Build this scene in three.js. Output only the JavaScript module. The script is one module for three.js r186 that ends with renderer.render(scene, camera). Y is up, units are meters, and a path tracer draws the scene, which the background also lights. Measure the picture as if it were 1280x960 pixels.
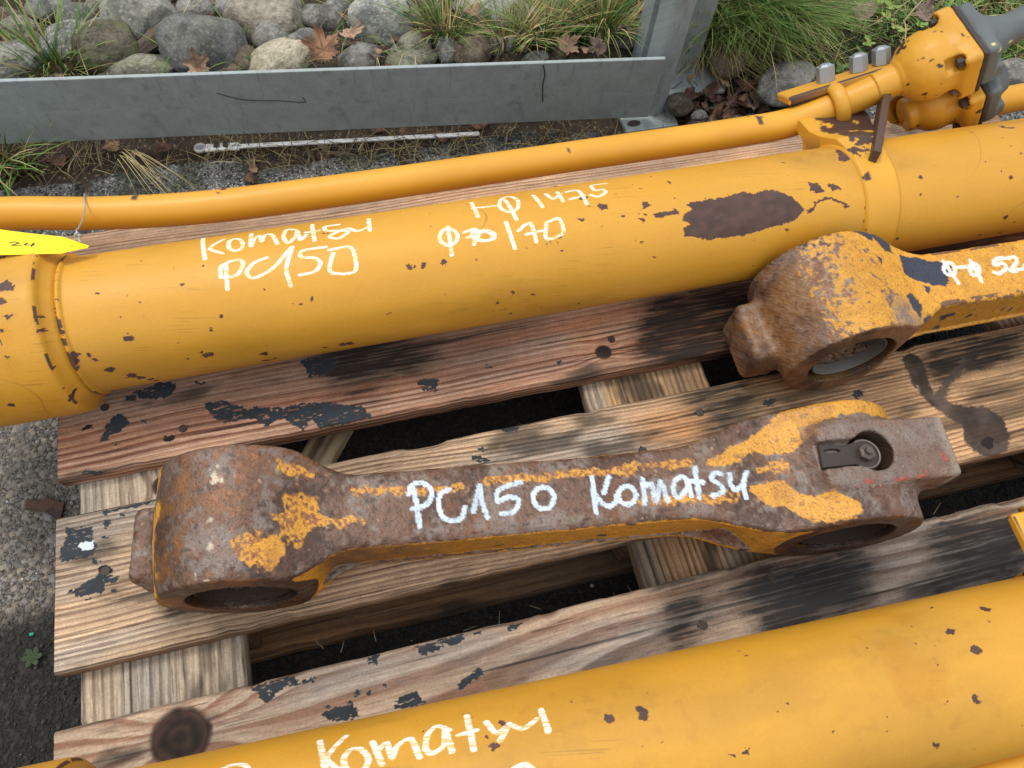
import * as THREE from 'three';
import { mergeGeometries } from 'three/addons/utils/BufferGeometryUtils.js';
import { RoundedBoxGeometry } from 'three/addons/geometries/RoundedBoxGeometry.js';

// ---------------------------------------------------------------- camera, sky, sun, exposure
const scene = new THREE.Scene();
const camera = new THREE.PerspectiveCamera(54.3, 1024 / 768, 0.02, 200);
camera.position.set(0.331, 0.8708, 0.2871);
const D2R = Math.PI / 180;
camera.rotation.set(-63.685 * D2R, -21.3 * D2R, 8.3375 * D2R, 'YXZ');
scene.add(camera);

const renderer = new THREE.WebGLRenderer({ antialias: true });
renderer.setSize(1024, 768);
renderer.toneMapping = THREE.LinearToneMapping;
renderer.toneMappingExposure = 1.16;
renderer.shadowMap.enabled = true;
renderer.shadowMap.type = THREE.PCFSoftShadowMap;

const sun = new THREE.DirectionalLight(new THREE.Color(1.0, 0.95, 0.87), 1.45);
const SUN_DIR = new THREE.Vector3(-0.28, 1.0, -0.34).normalize();
sun.position.copy(SUN_DIR).multiplyScalar(6);
sun.target.position.set(0.5, 0, -0.1);
sun.position.add(sun.target.position);
sun.castShadow = true;
sun.shadow.radius = 34;
sun.shadow.mapSize.set(2048, 2048);
Object.assign(sun.shadow.camera, { left: -2, right: 2, top: 2, bottom: -2, near: 0.5, far: 14 });
scene.add(sun, sun.target);

// ---------------------------------------------------------------- noise
const fract = (x) => x - Math.floor(x);
const clamp = (x, a = 0, b = 1) => (x < a ? a : x > b ? b : x);
const mix = (a, b, t) => a + (b - a) * t;
const sstep = (a, b, x) => { const t = clamp((x - a) / (b - a)); return t * t * (3 - 2 * t); };
function mulberry(a) { return () => { a |= 0; a = (a + 0x6d2b79f5) | 0; let t = Math.imul(a ^ (a >>> 15), 1 | a); t = (t + Math.imul(t ^ (t >>> 7), 61 | t)) ^ t; return ((t ^ (t >>> 14)) >>> 0) / 4294967296; }; }
function h3(x, y, z) { let n = Math.imul(x, 374761393) + Math.imul(y, 668265263) + Math.imul(z, 1274126177) | 0; n = Math.imul(n ^ (n >>> 13), 1274126177); return ((n ^ (n >>> 16)) >>> 0) / 4294967296; }
function n2(x, y, s = 0) {
  const X = Math.floor(x), Y = Math.floor(y); let u = x - X, v = y - Y; u = u * u * (3 - 2 * u); v = v * v * (3 - 2 * v);
  const a = h3(X, Y, s), b = h3(X + 1, Y, s), c = h3(X, Y + 1, s), d = h3(X + 1, Y + 1, s);
  return a + (b - a) * u + (c - a + (a - b - c + d) * u) * v;
}
function n3(x, y, z) {
  const X = Math.floor(x), Y = Math.floor(y), Z = Math.floor(z); let u = x - X, v = y - Y, w = z - Z;
  u = u * u * (3 - 2 * u); v = v * v * (3 - 2 * v); w = w * w * (3 - 2 * w);
  const L = (Zz) => { const a = h3(X, Y, Zz), b = h3(X + 1, Y, Zz), c = h3(X, Y + 1, Zz), d = h3(X + 1, Y + 1, Zz); return a + (b - a) * u + (c - a + (a - b - c + d) * u) * v; };
  const p = L(Z), q = L(Z + 1); return p + (q - p) * w;
}
function f2(x, y, o = 4, s = 0) { let a = 0.5, r = 0, t = 0; for (let i = 0; i < o; i++) { r += a * n2(x, y, s + i * 17); t += a; x *= 2.03; y *= 2.03; a *= 0.5; } return r / t; }
function f3(x, y, z, o = 4) { let a = 0.5, r = 0, t = 0; for (let i = 0; i < o; i++) { r += a * n3(x, y, z); t += a; x = x * 2.03 + 7.1; y = y * 2.03 + 3.3; z = z * 2.03 + 1.7; a *= 0.5; } return r / t; }
function worley(x, y, s = 0) {
  const X = Math.floor(x), Y = Math.floor(y); let d1 = 9, d2 = 9, id = 0;
  for (let j = -1; j <= 1; j++) for (let i = -1; i <= 1; i++) {
    const px = X + i + h3(X + i, Y + j, s + 5), py = Y + j + h3(X + i, Y + j, s + 9), d = Math.hypot(px - x, py - y);
    if (d < d1) { d2 = d1; d1 = d; id = h3(X + i, Y + j, s + 31); } else if (d < d2) d2 = d;
  }
  return [d1, d2, id];
}

// ---------------------------------------------------------------- overcast sky
{
  const W = 512, H = 256, data = new Float32Array(W * H * 4);
  for (let j = 0; j < H; j++) for (let i = 0; i < W; i++) {
    const el = ((j + 0.5) / H - 0.5) * Math.PI, az = ((i + 0.5) / W) * 2 * Math.PI, s = Math.sin(el);
    const X = Math.cos(el) * Math.cos(az), Z = Math.cos(el) * Math.sin(az);
    let L = 0.44 + 0.68 * Math.max(s, 0);
    if (s > 0) {
      const k = 1 / (s + 0.25), c = f3(X * k * 1.6 + 5, Z * k * 1.6 + 9, 2.5, 4);
      L *= 0.78 + 0.44 * c;
      const d = X * SUN_DIR.x + s * SUN_DIR.y + Z * SUN_DIR.z;
      L += 0.35 * Math.exp((d - 1) * 6);
    } else L *= 0.5;
    const o = (j * W + i) * 4;
    data[o] = L * 0.97; data[o + 1] = L * 1.0; data[o + 2] = L * 1.05; data[o + 3] = 1;
  }
  const t = new THREE.DataTexture(data, W, H, THREE.RGBAFormat, THREE.FloatType);
  t.mapping = THREE.EquirectangularReflectionMapping; t.magFilter = t.minFilter = THREE.LinearFilter; t.needsUpdate = true;
  scene.background = t; scene.environment = t;
}

// ---------------------------------------------------------------- helpers
const used = {};
function numbered(n) { const k = used[n] = (used[n] ?? -1) + 1; return k ? n + '_' + String(k).padStart(3, '0') : n; }
function shadow(o) { o.castShadow = true; o.receiveShadow = true; return o; }
function thing(name, label, category, pos = [0, 0, 0], turn = 0, group) {
  const o = new THREE.Group(); o.name = numbered(name); o.position.set(...pos); o.rotation.y = turn; scene.add(o);
  o.userData = { label, category }; if (group) o.userData.group = group; return o;
}
function part(name, geo, mat, parent) { const m = shadow(new THREE.Mesh(geo, mat)); m.name = name; parent.add(m); return m; }
function solo(name, geo, mat, label, category, group) { const m = part(numbered(name), geo, mat, scene); m.userData = { label, category }; if (group) m.userData.group = group; return m; }
function setting(name, geo, mat) { const m = part(numbered(name), geo, mat, scene); m.userData = { kind: 'structure' }; return m; }
const numName = (n, i) => (i ? n + '_' + String(i).padStart(3, '0') : n);
function tex(W, H, fn, srgb = true, repeat = true) {            // fn(i, j, out) writes 0..255 into out
  const d = new Uint8Array(W * H * 4), o = [0, 0, 0];
  for (let j = 0; j < H; j++) for (let i = 0; i < W; i++) { fn(i, j, o); const k = (j * W + i) * 4; d[k] = clamp(o[0], 0, 255); d[k + 1] = clamp(o[1], 0, 255); d[k + 2] = clamp(o[2], 0, 255); d[k + 3] = 255; }
  const t = new THREE.DataTexture(d, W, H); t.magFilter = THREE.LinearFilter; t.minFilter = THREE.LinearMipmapLinearFilter; t.generateMipmaps = true;
  t.wrapS = t.wrapT = repeat ? THREE.RepeatWrapping : THREE.ClampToEdgeWrapping; if (srgb) t.colorSpace = THREE.SRGBColorSpace; t.needsUpdate = true; return t;
}
// a mask canvas: draws filled outlines and strokes, then answers look-ups that can be warped by noise
function mask(W, H, draw) {
  const c = document.createElement('canvas'); c.width = W; c.height = H; const g = c.getContext('2d');
  g.fillStyle = '#000'; g.fillRect(0, 0, W, H); g.fillStyle = g.strokeStyle = '#fff'; g.lineCap = g.lineJoin = 'round'; draw(g);
  const d = g.getImageData(0, 0, W, H).data;
  return (x, y) => {
    x = clamp(x, 0, W - 1.01); y = clamp(y, 0, H - 1.01); const X = Math.floor(x), Y = Math.floor(y), u = x - X, v = y - Y, k = (Y * W + X) * 4;
    return (mix(mix(d[k], d[k + 4], u), mix(d[k + W * 4], d[k + W * 4 + 4], u), v)) / 255;
  };
}
function curve(g, pts, f) {                                     // a handwritten stroke through the points
  const q = pts.map(f); g.beginPath(); g.moveTo(...q[0]); if (q.length < 3) { g.lineTo(...q[q.length - 1]); return; }
  for (let i = 0; i < q.length - 1; i++) { const a = q[Math.max(i - 1, 0)], b = q[i], c = q[i + 1], d = q[Math.min(i + 2, q.length - 1)]; g.bezierCurveTo(b[0] + (c[0] - a[0]) / 7, b[1] + (c[1] - a[1]) / 7, c[0] - (d[0] - b[0]) / 7, c[1] - (d[1] - b[1]) / 7, c[0], c[1]); }
}
function path(g, pts, f) { g.beginPath(); pts.forEach((p, i) => { const [x, y] = f(p); i ? g.lineTo(x, y) : g.moveTo(x, y); }); }
function blur(W, H, draw, r) {                                     // soft mask at a quarter of the size
  const w = Math.ceil(W / 4), h = Math.ceil(H / 4), m = mask(w, h, (g) => { g.scale(0.25, 0.25); draw(g); });
  let a = new Float32Array(w * h), b = new Float32Array(w * h); for (let j = 0; j < h; j++) for (let i = 0; i < w; i++) a[j * w + i] = m(i, j);
  for (let p = 0; p < 2; p++) {
    for (let j = 0; j < h; j++) for (let i = 0; i < w; i++) { let s = 0; for (let k = -r; k <= r; k++) s += a[j * w + clamp(i + k, 0, w - 1)]; b[j * w + i] = s / (2 * r + 1); }
    for (let j = 0; j < h; j++) for (let i = 0; i < w; i++) { let s = 0; for (let k = -r; k <= r; k++) s += b[clamp(j + k, 0, h - 1) * w + i]; a[j * w + i] = s / (2 * r + 1); }
  }
  return (x, y) => { x = clamp(x / 4, 0, w - 1.01); y = clamp(y / 4, 0, h - 1.01); const X = Math.floor(x), Y = Math.floor(y), u = x - X, v = y - Y, k = Y * w + X; return mix(mix(a[k], a[k + 1], u), mix(a[k + w], a[k + w + 1], u), v); };
}
const std = (o) => new THREE.MeshStandardMaterial(o);
function geom(pos, idx, uv, col) {
  const g = new THREE.BufferGeometry(); g.setAttribute('position', new THREE.Float32BufferAttribute(pos, 3));
  if (uv) g.setAttribute('uv', new THREE.Float32BufferAttribute(uv, 2)); if (col) g.setAttribute('color', new THREE.Float32BufferAttribute(col, 3));
  g.setIndex(idx); g.computeVertexNormals(); return g;
}
function rbox(w, h, d, r = 0.002, x = 0, y = 0, z = 0) { return new RoundedBoxGeometry(w, h, d, 2, r).translate(x, y, z); }
function colorize(g, fn) { const p = g.attributes.position, c = new Float32Array(p.count * 3), o = [0, 0, 0]; for (let i = 0; i < p.count; i++) { fn(p.getX(i), p.getY(i), p.getZ(i), o, i); c.set(o, i * 3); } g.setAttribute('color', new THREE.BufferAttribute(c, 3)); return g; }
// surface of revolution along +x; angle 0 is up, positive towards +z; v = 0.5 at the top
function revolveX(profile, seg, s0, s1) {
  const pos = [], uv = [], idx = [], n = profile.length;
  for (let j = 0; j < n; j++) for (let i = 0; i <= seg; i++) { const a = (i / seg - 0.5) * 2 * Math.PI, [s, r] = profile[j]; pos.push(s, r * Math.cos(a), r * Math.sin(a)); uv.push((s - s0) / (s1 - s0), i / seg); }
  for (let j = 0; j < n - 1; j++) for (let i = 0; i < seg; i++) { const a = j * (seg + 1) + i, b = a + seg + 1; idx.push(a, a + 1, b, b, a + 1, b + 1); }
  return geom(pos, idx, uv);
}
function tube(pts, r, rad = 20, seg = 80, closed = false) { return new THREE.TubeGeometry(new THREE.CatmullRomCurve3(pts.map((p) => new THREE.Vector3(...p)), closed, 'centripetal'), seg, r, rad, closed); }
const uvMetres = (g, k = 1) => { const p = g.attributes.position, u = new Float32Array(p.count * 2); for (let i = 0; i < p.count; i++) { u[i * 2] = p.getX(i) * k; u[i * 2 + 1] = (p.getZ(i) - p.getY(i)) * k; } g.setAttribute('uv', new THREE.BufferAttribute(u, 2)); return g; };
// distance fields and a surface-nets mesher
const smin = (a, b, k) => { const h = Math.max(k - Math.abs(a - b), 0) / k; return Math.min(a, b) - h * h * k * 0.25; };
const smax = (a, b, k) => -smin(-a, -b, k);
const sdBox = (x, y, z, a, b, c, r) => { const X = Math.abs(x) - a + r, Y = Math.abs(y) - b + r, Z = Math.abs(z) - c + r; return Math.hypot(Math.max(X, 0), Math.max(Y, 0), Math.max(Z, 0)) + Math.min(Math.max(X, Y, Z), 0) - r; };
function surfaceNets(f, lo, hi, h) {
  const nx = Math.ceil((hi[0] - lo[0]) / h) + 1, ny = Math.ceil((hi[1] - lo[1]) / h) + 1, nz = Math.ceil((hi[2] - lo[2]) / h) + 1, B = 6;
  const D = new Float32Array(nx * ny * nz), at = (i, j, k) => (k * ny + j) * nx + i, live = [];
  for (let bk = 0; bk < nz; bk += B) for (let bj = 0; bj < ny; bj += B) for (let bi = 0; bi < nx; bi += B) {
    const c = f(lo[0] + (bi + B / 2) * h, lo[1] + (bj + B / 2) * h, lo[2] + (bk + B / 2) * h), near = Math.abs(c) < h * B * 1.25;
    for (let k = bk; k < Math.min(bk + B, nz); k++) for (let j = bj; j < Math.min(bj + B, ny); j++) for (let i = bi; i < Math.min(bi + B, nx); i++) D[at(i, j, k)] = near ? f(lo[0] + i * h, lo[1] + j * h, lo[2] + k * h) : c;
  }
  const id = new Int32Array(nx * ny * nz).fill(-1), pos = [], idx = [], C = [[0, 0, 0], [1, 0, 0], [0, 1, 0], [1, 1, 0], [0, 0, 1], [1, 0, 1], [0, 1, 1], [1, 1, 1]], E = [[0, 1], [2, 3], [4, 5], [6, 7], [0, 2], [1, 3], [4, 6], [5, 7], [0, 4], [1, 5], [2, 6], [3, 7]], v = new Float32Array(8);
  for (let k = 0; k < nz - 1; k++) for (let j = 0; j < ny - 1; j++) for (let i = 0; i < nx - 1; i++) {
    let m = 0; for (let q = 0; q < 8; q++) { v[q] = D[at(i + C[q][0], j + C[q][1], k + C[q][2])]; if (v[q] < 0) m |= 1 << q; }
    if (m === 0 || m === 255) continue;
    let x = 0, y = 0, z = 0, n = 0;
    for (const [a, b] of E) if ((v[a] < 0) !== (v[b] < 0)) { const t = v[a] / (v[a] - v[b]); x += mix(C[a][0], C[b][0], t); y += mix(C[a][1], C[b][1], t); z += mix(C[a][2], C[b][2], t); n++; }
    id[at(i, j, k)] = pos.length / 3; pos.push(lo[0] + (i + x / n) * h, lo[1] + (j + y / n) * h, lo[2] + (k + z / n) * h);
  }
  for (let k = 1; k < nz - 1; k++) for (let j = 1; j < ny - 1; j++) for (let i = 1; i < nx - 1; i++) {
    const s = D[at(i, j, k)] < 0, q = (a, b, c, d) => (s ? idx.push(a, b, c, a, c, d) : idx.push(a, c, b, a, d, c));
    if (s !== D[at(i + 1, j, k)] < 0) q(id[at(i, j - 1, k - 1)], id[at(i, j, k - 1)], id[at(i, j, k)], id[at(i, j - 1, k)]);
    if (s !== D[at(i, j + 1, k)] < 0) q(id[at(i - 1, j, k - 1)], id[at(i - 1, j, k)], id[at(i, j, k)], id[at(i, j, k - 1)]);
    if (s !== D[at(i, j, k + 1)] < 0) q(id[at(i - 1, j - 1, k)], id[at(i, j - 1, k)], id[at(i, j, k)], id[at(i - 1, j, k)]);
  }
  const ok = []; for (let i = 0; i < idx.length; i += 3) if (idx[i] >= 0 && idx[i + 1] >= 0 && idx[i + 2] >= 0) ok.push(idx[i], idx[i + 1], idx[i + 2]);
  return geom(pos, ok);
}
const TEXT1= [[[186,-54],[191,-7]],[[207,-35],[195,-21],[207,-11]],[[225,-19],[224,-15],[222,-13],[219,-12],[216,-13],[213,-16],[212,-20],[212,-25],[213,-30],[215,-32],[219,-32],[222,-29],[224,-24],[225,-19]],[[232,-40],[232,-15],[236,-29],[240,-31],[242,-20],[245,-31],[251,-30],[256,-13]],[[273,-33],[265,-36],[262,-21],[266,-12],[273,-20],[275,-30],[277,-14],[283,-20]],[[289,-41],[290,-10]],[[283,-24],[295,-24]],[[314,-30],[301,-30],[302,-22],[313,-19],[322,-15],[312,-8],[304,-12],[313,-18],[323,-20],[330,-14],[340,-17]],[[343,-33],[342,-12]],[[209,2],[207,27]],[[203,13],[205,3],[219,-1],[224,4],[217,15],[203,15]],[[245,2],[234,5],[226,13],[230,20],[243,17],[255,9],[269,-6],[261,16],[262,33]],[[299,0],[278,0],[276,7],[288,10],[292,16],[286,23],[272,24]],[[305,8],[299,23],[304,28],[322,28],[322,5],[302,4]],[[445,-36],[446,-9]],[[444,-23],[469,-21]],[[489,-19],[487,-13],[483,-10],[478,-9],[474,-11],[471,-15],[470,-20],[472,-27],[475,-34],[480,-38],[485,-37],[488,-32],[490,-25],[489,-19]],[[477,-36],[482,2]],[[507,-32],[511,-9]],[[520,-31],[524,-19],[535,-26]],[[532,-31],[533,-12]],[[541,-28],[553,-27],[555,-4]],[[541,-14],[556,-17]],[[585,-34],[570,-35],[569,-23],[578,-22],[578,-16],[569,-12],[563,-16]],[[415,-2],[413,28]],[[422,11],[420,15],[417,17],[413,18],[409,17],[406,14],[405,10],[406,6],[409,2],[413,0],[417,1],[420,3],[422,7],[422,11]],[[429,7],[441,6],[436,21]],[[431,13],[442,13]],[[457,15],[456,18],[452,19],[447,19],[442,18],[438,16],[436,13],[436,10],[439,8],[444,8],[449,8],[454,10],[457,13],[457,15]],[[456,16],[455,17],[452,19],[448,19],[444,18],[441,16],[440,14],[440,12],[443,11],[446,10],[450,10],[453,12],[455,14],[456,16]],[[471,3],[474,31]],[[481,14],[494,8],[496,28]],[[488,19],[504,18]],[[510,10],[506,25],[512,27],[524,23],[523,8],[510,10]]]
const CHIPS1= [[[656,14],[674,12],[696,12],[716,10],[728,14],[746,11],[757,16],[766,22],[774,31],[780,38],[769,46],[745,50],[729,52],[709,54],[679,52],[673,54],[660,48],[647,46],[646,38],[655,35],[646,29],[650,24],[658,20]],[[618,19],[630,18],[642,18],[646,23],[631,23],[619,22]],[[789,9],[799,14],[805,21],[799,23],[790,19]],[[810,15],[821,19],[824,24],[813,22]],[[844,-34],[853,-26],[848,-12],[839,-8],[836,-14]],[[848,44],[862,47],[871,36],[882,23],[881,37],[866,48],[852,54]],[[879,64],[886,63],[890,79],[883,76]]]
const LINES1= [[[788,39],[794,33],[802,30],[812,31]],[[812,31],[828,42]],[[790,40],[783,41]],[[1046,-34],[1050,-27],[1058,-24]]]
const SPOTS1= [[569,2,4.8],[611,7,4.5],[610,18,2.1],[604,22,1.8],[647,-18,1.5],[545,13,2.4],[588,16,2.1],[602,45,1.8],[555,-13,4.2],[371,32,3.5],[376,33,1.5],[384,33,3.5],[403,33,3.0],[436,36,0.8],[505,31,1.0],[510,31,0.8],[516,32,1.0],[518,28,1.2],[524,24,1.5],[485,33,1.0],[467,74,2.5],[487,81,1.5],[452,84,2.2],[457,95,1.5],[464,105,2.2],[539,108,2.0],[297,109,3.5],[304,110,3.0],[279,109,2.2],[497,103,0.8],[115,56,3.6],[117,58,1.8],[185,60,2.4],[198,50,1.8],[156,67,1.5],[172,88,3.9],[178,87,3.0],[223,100,3.9],[222,116,3.6],[229,115,3.0],[295,108,3.0],[303,109,3.0],[279,109,2.4],[89,85,3.9],[103,99,4.8],[109,105,4.8],[114,113,4.2],[118,120,2.7],[65,61,4.2],[65,67,4.8],[64,75,3.0],[63,36,2.7],[64,41,3.0],[63,48,2.4],[66,14,1.2],[62,23,1.2],[79,66,3.0],[81,72,2.7],[71,64,1.8],[268,50,1.5],[277,47,1.5],[114,35,1.2],[98,13,1.2],[122,18,0.9],[132,135,1.8],[151,135,4.2],[237,32,1.2],[1024,39,3.0],[917,24,2.4],[1030,85,3.6],[1043,113,3.0],[1014,111,2.7],[998,18,0.9],[1007,-28,1.5],[896,89,3.0],[759,56,2.1],[850,28,2.4],[850,61,2.4],[614,7,4.2],[610,18,1.8],[605,23,1.8],[645,5,1.2],[648,-17,1.5],[613,62,1.2]]
const HEADSPOTS= [[30,3,7],[34,4,4],[27,16,4],[31,30,3],[6,113,3],[24,42,2],[23,65,2],[53,33,2],[53,46,2],[52,83,2],[51,121,4],[23,-38,4]]
const TEXT2= [[[233,-64],[238,-37]],[[252,-63],[239,-46],[243,-39],[249,-32]],[[268,-36],[266,-32],[264,-29],[260,-29],[256,-30],[253,-33],[251,-37],[251,-42],[253,-46],[256,-48],[260,-48],[264,-45],[267,-40],[268,-36]],[[271,-51],[277,-31]],[[274,-41],[281,-47],[284,-34],[288,-42],[298,-46],[303,-30]],[[326,-46],[318,-52],[311,-47],[308,-36],[312,-31],[321,-35],[323,-46],[326,-29]],[[340,-56],[341,-27]],[[332,-40],[345,-41]],[[353,-46],[359,-35],[369,-40],[360,-29]],[[369,-40],[378,-34],[389,-39]],[[394,-46],[395,-28]],[[379,-1],[378,3],[374,5],[371,5],[367,4],[364,1],[363,-2],[364,-6],[366,-9],[370,-10],[374,-10],[377,-8],[379,-4],[379,-1]],[[167,-43],[166,-56],[174,-58],[183,-54],[183,-44],[168,-43]]]
const SPOTS2= [[763,-48,3.6],[721,-35,4.1],[730,-17,5.2],[714,16,3.9],[715,15,2.1],[676,42,3.4],[530,14,3.1],[519,14,1.0],[598,14,0.8],[690,13,1.0],[728,-64,1.5],[652,-36,1.0],[695,-46,0.8],[557,-62,0.8],[758,-36,0.8],[688,-32,0.8],[562,-6,0.8],[439,-27,3.9],[442,-27,2.2],[465,-28,4.5],[464,-23,4.5],[355,-26,3.7],[363,-42,3.9],[351,-35,1.7],[307,-50,1.1],[459,-5,0.8],[471,-4,0.8]]
const TEXTL= [[[149,-68],[151,-52],[152,-36]],[[145,-64],[147,-71],[155,-74],[163,-68],[163,-59],[157,-53],[147,-51]],[[179,-66],[171,-62],[169,-52],[172,-42],[181,-38],[188,-41],[191,-49]],[[198,-45],[205,-67],[206,-52],[209,-39]],[[241,-67],[229,-65],[220,-61],[219,-52],[229,-55],[237,-52],[235,-45],[229,-41],[221,-41]],[[268,-51],[266,-47],[263,-43],[259,-42],[254,-43],[251,-46],[250,-50],[250,-55],[253,-59],[257,-61],[261,-61],[265,-59],[267,-55],[268,-51]],[[303,-66],[302,-35]],[[318,-65],[311,-51]],[[303,-52],[308,-43],[314,-39],[320,-42],[322,-48]],[[339,-47],[337,-43],[334,-40],[330,-39],[327,-40],[324,-43],[323,-46],[324,-50],[326,-53],[330,-55],[333,-55],[336,-54],[338,-50],[339,-47]],[[347,-60],[345,-38]],[[347,-53],[354,-55],[355,-39],[361,-54],[363,-55],[365,-39]],[[387,-53],[382,-59],[374,-55],[372,-44],[376,-41],[384,-48],[386,-55],[386,-41]],[[395,-66],[393,-39]],[[388,-54],[399,-52]],[[417,-58],[411,-59],[407,-54],[413,-49],[415,-42],[405,-39]],[[424,-57],[423,-47],[426,-42],[433,-46]],[[439,-57],[434,-47],[433,-34]]]
const TEXTM= [[[124,-61],[122,-58],[118,-56],[115,-56],[112,-57],[111,-59],[111,-62],[113,-66],[116,-68],[119,-70],[123,-70],[125,-68],[125,-65],[124,-61]],[[116,-73],[119,-45]],[[127,-63],[143,-62]],[[151,-57],[148,-54],[145,-52],[142,-51],[140,-52],[139,-54],[140,-57],[142,-61],[145,-64],[148,-65],[150,-65],[152,-63],[152,-60],[151,-57]],[[147,-69],[146,-43]],[[189,-66],[176,-66],[171,-60],[182,-60],[181,-53],[170,-49],[166,-51]],[[191,-65],[199,-66],[198,-59],[185,-50],[198,-50]],[[205,-54],[201,-49]]]
const MARK_A={slate:[[[58,-101],[64,-96],[69,-87],[64,-84],[59,-79],[49,-78],[48,-73],[42,-70],[36,-72],[42,-81],[47,-89],[52,-96]],[[144,-93],[161,-93],[181,-80],[208,-74],[238,-73],[269,-68],[301,-54],[309,-40],[280,-39],[253,-40],[248,-51],[238,-41],[221,-59],[215,-60],[202,-53],[186,-67],[164,-66],[147,-78]],[[72,-122],[90,-126],[108,-127],[116,-120],[110,-111],[95,-108],[81,-114]],[[244,-122],[251,-126],[279,-122],[284,-110],[267,-99],[251,-102]],[[63,-119],[75,-118],[75,-111],[66,-113]],[[132,-122],[144,-120],[144,-117],[135,-118]],[[21,-40],[26,-46],[33,-42],[46,-37],[51,-40],[41,-35],[28,-37]],[[438,-75],[446,-75],[447,-69],[439,-70]],[[516,-65],[525,-66],[522,-61],[517,-61]],[[365,-71],[374,-75],[385,-69],[382,-58],[364,-62]],[[80,-89],[83,-90],[85,-87],[82,-86]]],
stain:[[[266,-129],[321,-130],[380,-118],[395,-111],[380,-89],[328,-91],[288,-93],[263,-105]],[[652,-120],[771,-122],[730,-19],[643,-37],[607,-45],[628,-91]],[[268,-88],[298,-92],[331,-97],[327,-75],[279,-75]]],
hole:[[[22,-90],[28,-92],[34,-91],[33,-87],[23,-88]],[[99,-63],[105,-65],[112,-65],[110,-59],[102,-59]],[[53,-67],[57,-66],[56,-64],[53,-65]],[[61,-78],[64,-77],[63,-75]],[[21,-89],[33,-91],[33,-88],[23,-86]]],
orange:[[[538,-95],[554,-101],[575,-96],[570,-83],[552,-84]]]};
const MARK_B={slate:[[[7,11],[15,13],[26,13],[33,16],[33,27],[35,36],[32,45],[17,45],[5,44],[5,32],[8,22]],[[41,2],[69,1],[92,1],[92,4],[78,6],[57,4],[43,6]],[[12,75],[21,70],[30,66],[38,62],[45,67],[56,67],[57,71],[45,74],[40,81],[27,80],[20,81]],[[42,12],[50,14],[51,18],[45,21],[41,18]],[[58,7],[62,8],[63,13],[58,11]],[[49,79],[55,80],[54,84],[49,83]],[[24,84],[30,85],[30,88],[25,87]],[[31,46],[39,51],[39,55],[34,53]],[[41,28],[50,30],[50,32],[41,31]],[[399,25],[409,25],[420,33],[409,36],[401,30]],[[409,15],[417,16],[415,21],[409,19]],[[438,1],[462,2],[455,7],[439,5]],[[831,41],[840,40],[848,44],[843,47],[835,49],[829,48]],[[728,30],[739,27],[743,33],[736,38],[727,36]],[[687,67],[697,58],[717,52],[739,47],[735,53],[714,60],[701,67]]],
stain:[[[102,92],[120,81],[130,99],[120,119],[99,119]],[[636,12],[651,1],[703,2],[724,9],[713,35],[662,24],[649,19]],[[661,41],[709,42],[698,74],[647,63]],[[935,17],[992,7],[1073,8],[1057,35],[947,48],[926,41]],[[243,99],[269,96],[259,106]]],
rub:[[[910,12],[926,8],[932,24],[926,44],[924,65],[944,79],[974,89],[989,106],[986,126],[971,142],[951,146],[936,138],[933,121],[937,105],[925,89],[915,70],[907,44]],[[991,21],[1009,22],[993,37],[962,48],[932,70],[926,65],[947,48]]],
hole:[[[50,62],[48,65],[44,66],[40,63],[39,60],[41,57],[44,57],[48,59],[50,62]],[[90,62],[88,65],[83,65],[79,61],[79,57],[83,56],[88,58],[90,62]],[[583,58],[581,61],[576,61],[574,58],[575,55],[579,53],[583,55],[583,58]],[[646,27],[658,25],[660,27],[656,31],[648,30]],[[962,132],[957,136],[951,137],[946,134],[946,129],[951,125],[958,124],[963,127],[962,132]],[[647,26],[661,25],[658,30],[648,30]]],
orange:[[[572,24],[606,21],[644,22],[662,35],[656,50],[617,56],[582,49]],[[628,41],[664,39],[653,60],[616,58]]],
white:[[[18,33],[21,29],[27,28],[33,30],[33,34],[30,38],[24,37]]],
gold:[[[697,58],[712,53],[712,56],[697,61]],[[728,49],[737,47],[737,49],[729,52]]]};
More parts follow.
